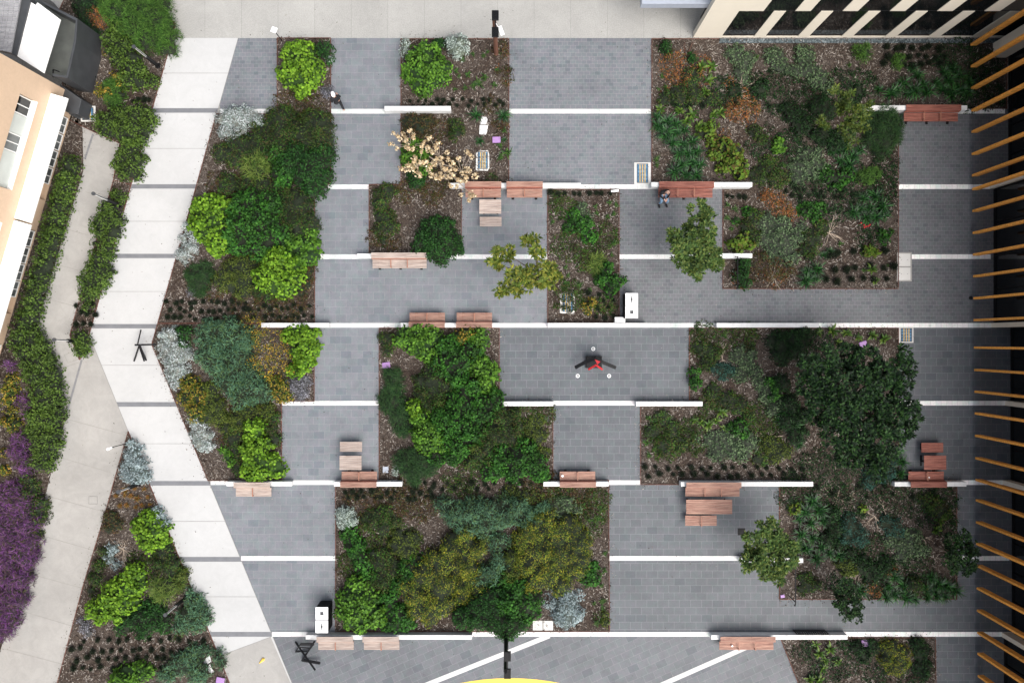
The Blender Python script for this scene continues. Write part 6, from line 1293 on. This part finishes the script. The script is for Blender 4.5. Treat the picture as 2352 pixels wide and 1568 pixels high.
def person(loc, rz, pose, label, shirt, legs, hat):
    root = empty('person', loc, rz)       # faces local -Y
    q = {k: Vector(v) for k, v in pose.items()}
    J = [(tuple(q['hip']), (.10, .09)), (tuple(q['waist']), (.095, .085)), (tuple(q['chest']), (.11, .10)), (tuple(q['neck']), .055), (tuple(q['head'] - Vector((0, 0, .06))), (.075, .085)), (tuple(q['head'] + Vector((0, .01, .05))), (.078, .092))]
    E = [(0, 1), (1, 2), (2, 3), (3, 4), (4, 5)]
    for sd in ('l', 'r'):
        i = len(J); J += [(tuple(q['sh' + sd]), .062), (tuple(q['el' + sd]), .044), (tuple(q['wr' + sd]), .029)]; E += [(2, i), (i, i + 1), (i + 1, i + 2)]; hand(J, E, i + 2, q['wr' + sd] - q['el' + sd], 1 if sd == 'l' else -1)
        i = len(J); J += [(tuple(q['th' + sd]), .095), (tuple(q['kn' + sd]), .06), (tuple(q['an' + sd]), .042), (tuple(q['an' + sd] + q['foot'] * .5 - Vector((0, 0, .04))), .04), (tuple(q['an' + sd] + q['foot'] - Vector((0, 0, .05))), .03)]; E += [(0, i), (i, i + 1), (i + 1, i + 2), (i + 2, i + 3), (i + 3, i + 4)]
    h = Vector(J[4][0]); skin('body', J, E, M_skin, root)
    m = MB(); hd = q['head']
    m.add([hd + Vector((-.012, -.085, -.01)), hd + Vector((.012, -.085, -.01)), hd + Vector((0, -.115, -.03)), hd + Vector((0, -.08, .03))], [(0, 2, 1), (0, 3, 2), (1, 2, 3)]); 
    for s in (-1, 1): m.tube([hd + Vector((s * .078, -.0, -.02)), hd + Vector((s * .094, .005, -.01)), hd + Vector((s * .090, .01, .03))], [.012, .016, .01], 6)
    m.build('face', M_skin, root, shift=False); m = MB()
    for s in (-1, 1): m.lathe([(.009, 0), (.004, .004)], 8); 
    m.v = [Vector(v) for v in m.v]; n = len(m.v) // 2
    m.v = [Vector((v.x + (-.03 if i < n else .03), -.088 - v.z, v.y)) + hd for i, v in enumerate(m.v)]; m.build('eyes', M_black, root, shift=False)
    m = MB(); m.box(hd.x - .022, hd.x + .022, hd.y - .088, hd.y - .078, hd.z - .062, hd.z - .054); m.build('mouth', M_redp, root, shift=False)
    JT = [(tuple(q['hip'] + Vector((0, 0, .0))), (.165, .15)), (tuple(q['waist']), (.16, .15)), (tuple(q['chest']), (.185, .165)), (tuple(q['chest'].lerp(q['neck'], .75)), (.085, .075))]; ET = [(0, 1), (1, 2), (2, 3)]
    for sd in ('l', 'r'): i = len(JT); JT += [(tuple(q['sh' + sd]), .082), (tuple(q['el' + sd]), .062), (tuple(q['el' + sd].lerp(q['wr' + sd], .92)), .045)]; ET += [(2, i), (i, i + 1), (i + 1, i + 2)]
    skin('jacket' if hat else 'sweater', JT, ET, shirt, root)
    JL = [(tuple(q['hip'] - Vector((0, 0, .02))), (.16, .115))]; EL = []
    for sd in ('l', 'r'): i = len(JL); JL += [(tuple(q['th' + sd]), .112), (tuple(q['kn' + sd]), .078), (tuple(q['kn' + sd].lerp(q['an' + sd], .9)), .062)]; EL += [(0, i), (i, i + 1), (i + 1, i + 2)]
    skin('trousers', JL, EL, legs, root)
    for sd in ('l', 'r'):
        a = q['an' + sd]; skin('shoe', [(tuple(a + Vector((0, 0, .01))), .062), (tuple(a + q['foot'] * .3 - Vector((0, 0, .035))), .062), (tuple(a + q['foot'] * 1.3 - Vector((0, 0, .045))), .052)], [(0, 1), (1, 2)], M_cloth, root)
    if hat:
        m = MB(); m.lathe([(.105, hd.z + .04), (.105, hd.z + .075), (.09, hd.z + .115), (.05, hd.z + .14), (.0, hd.z + .145)], 18, (hd.x, hd.y + .01)); m.prism([(hd.x + .10 * math.cos(t), hd.y - .06 + .13 * math.sin(t)) for t in [math.pi + i * math.pi / 10 for i in range(11)]], hd.z + .042, hd.z + .052); m.build('cap', M_binw, root, shift=False)
    else:
        m = MB(); m.lathe([(.093, hd.z - .03), (.098, hd.z + .02), (.092, hd.z + .05)], 18, (hd.x, hd.y + .018)); m.build('hair', plain('cropped_hair', (.40, .24, .18), .6), root, shift=False)
    tag(root, label, 'person'); return root
x, y, _ = G(783, 244)
person((x, y, .03), math.radians(200), dict(hip=(0, 0, .93), waist=(0, -.01, 1.10), chest=(0, -.03, 1.33), neck=(0, -.05, 1.50), head=(0, -.07, 1.63), shl=(.19, -.03, 1.42), shr=(-.19, -.03, 1.42), ell=(.25, .06, 1.14), elr=(-.26, -.04, 1.16), wrl=(.22, -.08, .93), wrr=(-.16, -.24, 1.10),
       thl=(.10, 0, .86), thr=(-.10, 0, .86), knl=(.10, -.14, .50), knr=(-.10, .05, .47), anl=(.10, -.16, .09), anr=(-.10, .34, .14), foot=(0, -.17, 0)), 'walking person in a white cap and black clothes on the upper left paving', M_cloth, M_cloth, True)
x, y, _ = G(1524, 446, .5)
person((x, y, 0), math.radians(12), dict(hip=(0, .10, .53), waist=(0, .10, .68), chest=(0, .03, .93), neck=(.03, -.02, 1.10), head=(.09, -.08, 1.22), shl=(.20, .02, 1.01), shr=(-.20, .02, 1.01), ell=(.26, -.10, .76), elr=(-.27, -.08, .76), wrl=(.09, -.32, .66), wrr=(-.04, -.32, .64),
       thl=(.11, -.0, .52), thr=(-.11, -.0, .52), knl=(.16, -.42, .52), knr=(-.20, -.40, .52), anl=(.14, -.46, .10), anr=(-.26, -.40, .10), foot=(.0, -.19, 0)), 'man in a black sweater and blue jeans sitting on the long reddish bench', M_cloth, M_jean, False)
# ------------------------------------------------------------------ camera, light
cam = bpy.data.cameras.new('camera'); co = bpy.data.objects.new('camera', cam); COL.objects.link(co); sc.camera = co
co.location = (0, 0, H); co.rotation_euler = (0, 0, 0); cam.sensor_width = 36; cam.lens = 36 * H * K / 2352; cam.clip_end = 2000
SD = Vector((.38, -.50, .95)).normalized()
sun = bpy.data.lights.new('sun', 'SUN'); so = bpy.data.objects.new('sun', sun); COL.objects.link(so)
so.rotation_euler = (-SD).to_track_quat('-Z', 'Y').to_euler(); sun.energy = 1.5; sun.angle = math.radians(55); sun.color = (1.0, .97, .93)
w = bpy.data.worlds.new('World'); sc.world = w; w.use_nodes = True; nt = w.node_tree; bg = nt.nodes['Background']
sk = nt.nodes.new('ShaderNodeTexSky'); sk.sky_type = 'NISHITA'; sk.sun_disc = False; sk.sun_elevation = math.asin(SD.z); sk.sun_rotation = math.atan2(SD.x, SD.y)
sk.dust_density = 5; sk.air_density = 1.0; sk.ozone_density = .6
bw = nt.nodes.new('ShaderNodeRGBToBW'); mx = nt.nodes.new('ShaderNodeMix'); mx.data_type = 'RGBA'; mx.inputs[0].default_value = .55      # overcast: the sky has lost most of its blue
nt.links.new(sk.outputs['Color'], bw.inputs['Color']); nt.links.new(sk.outputs['Color'], mx.inputs[6]); nt.links.new(bw.outputs['Val'], mx.inputs[7]); nt.links.new(mx.outputs[2], bg.inputs['Color']); bg.inputs['Strength'].default_value = .15
sc.view_settings.view_transform = 'Standard'; sc.view_settings.look = 'None'; sc.view_settings.exposure = .78; sc.view_settings.gamma = 1
sc.cycles.max_bounces = 5; sc.cycles.diffuse_bounces = 3
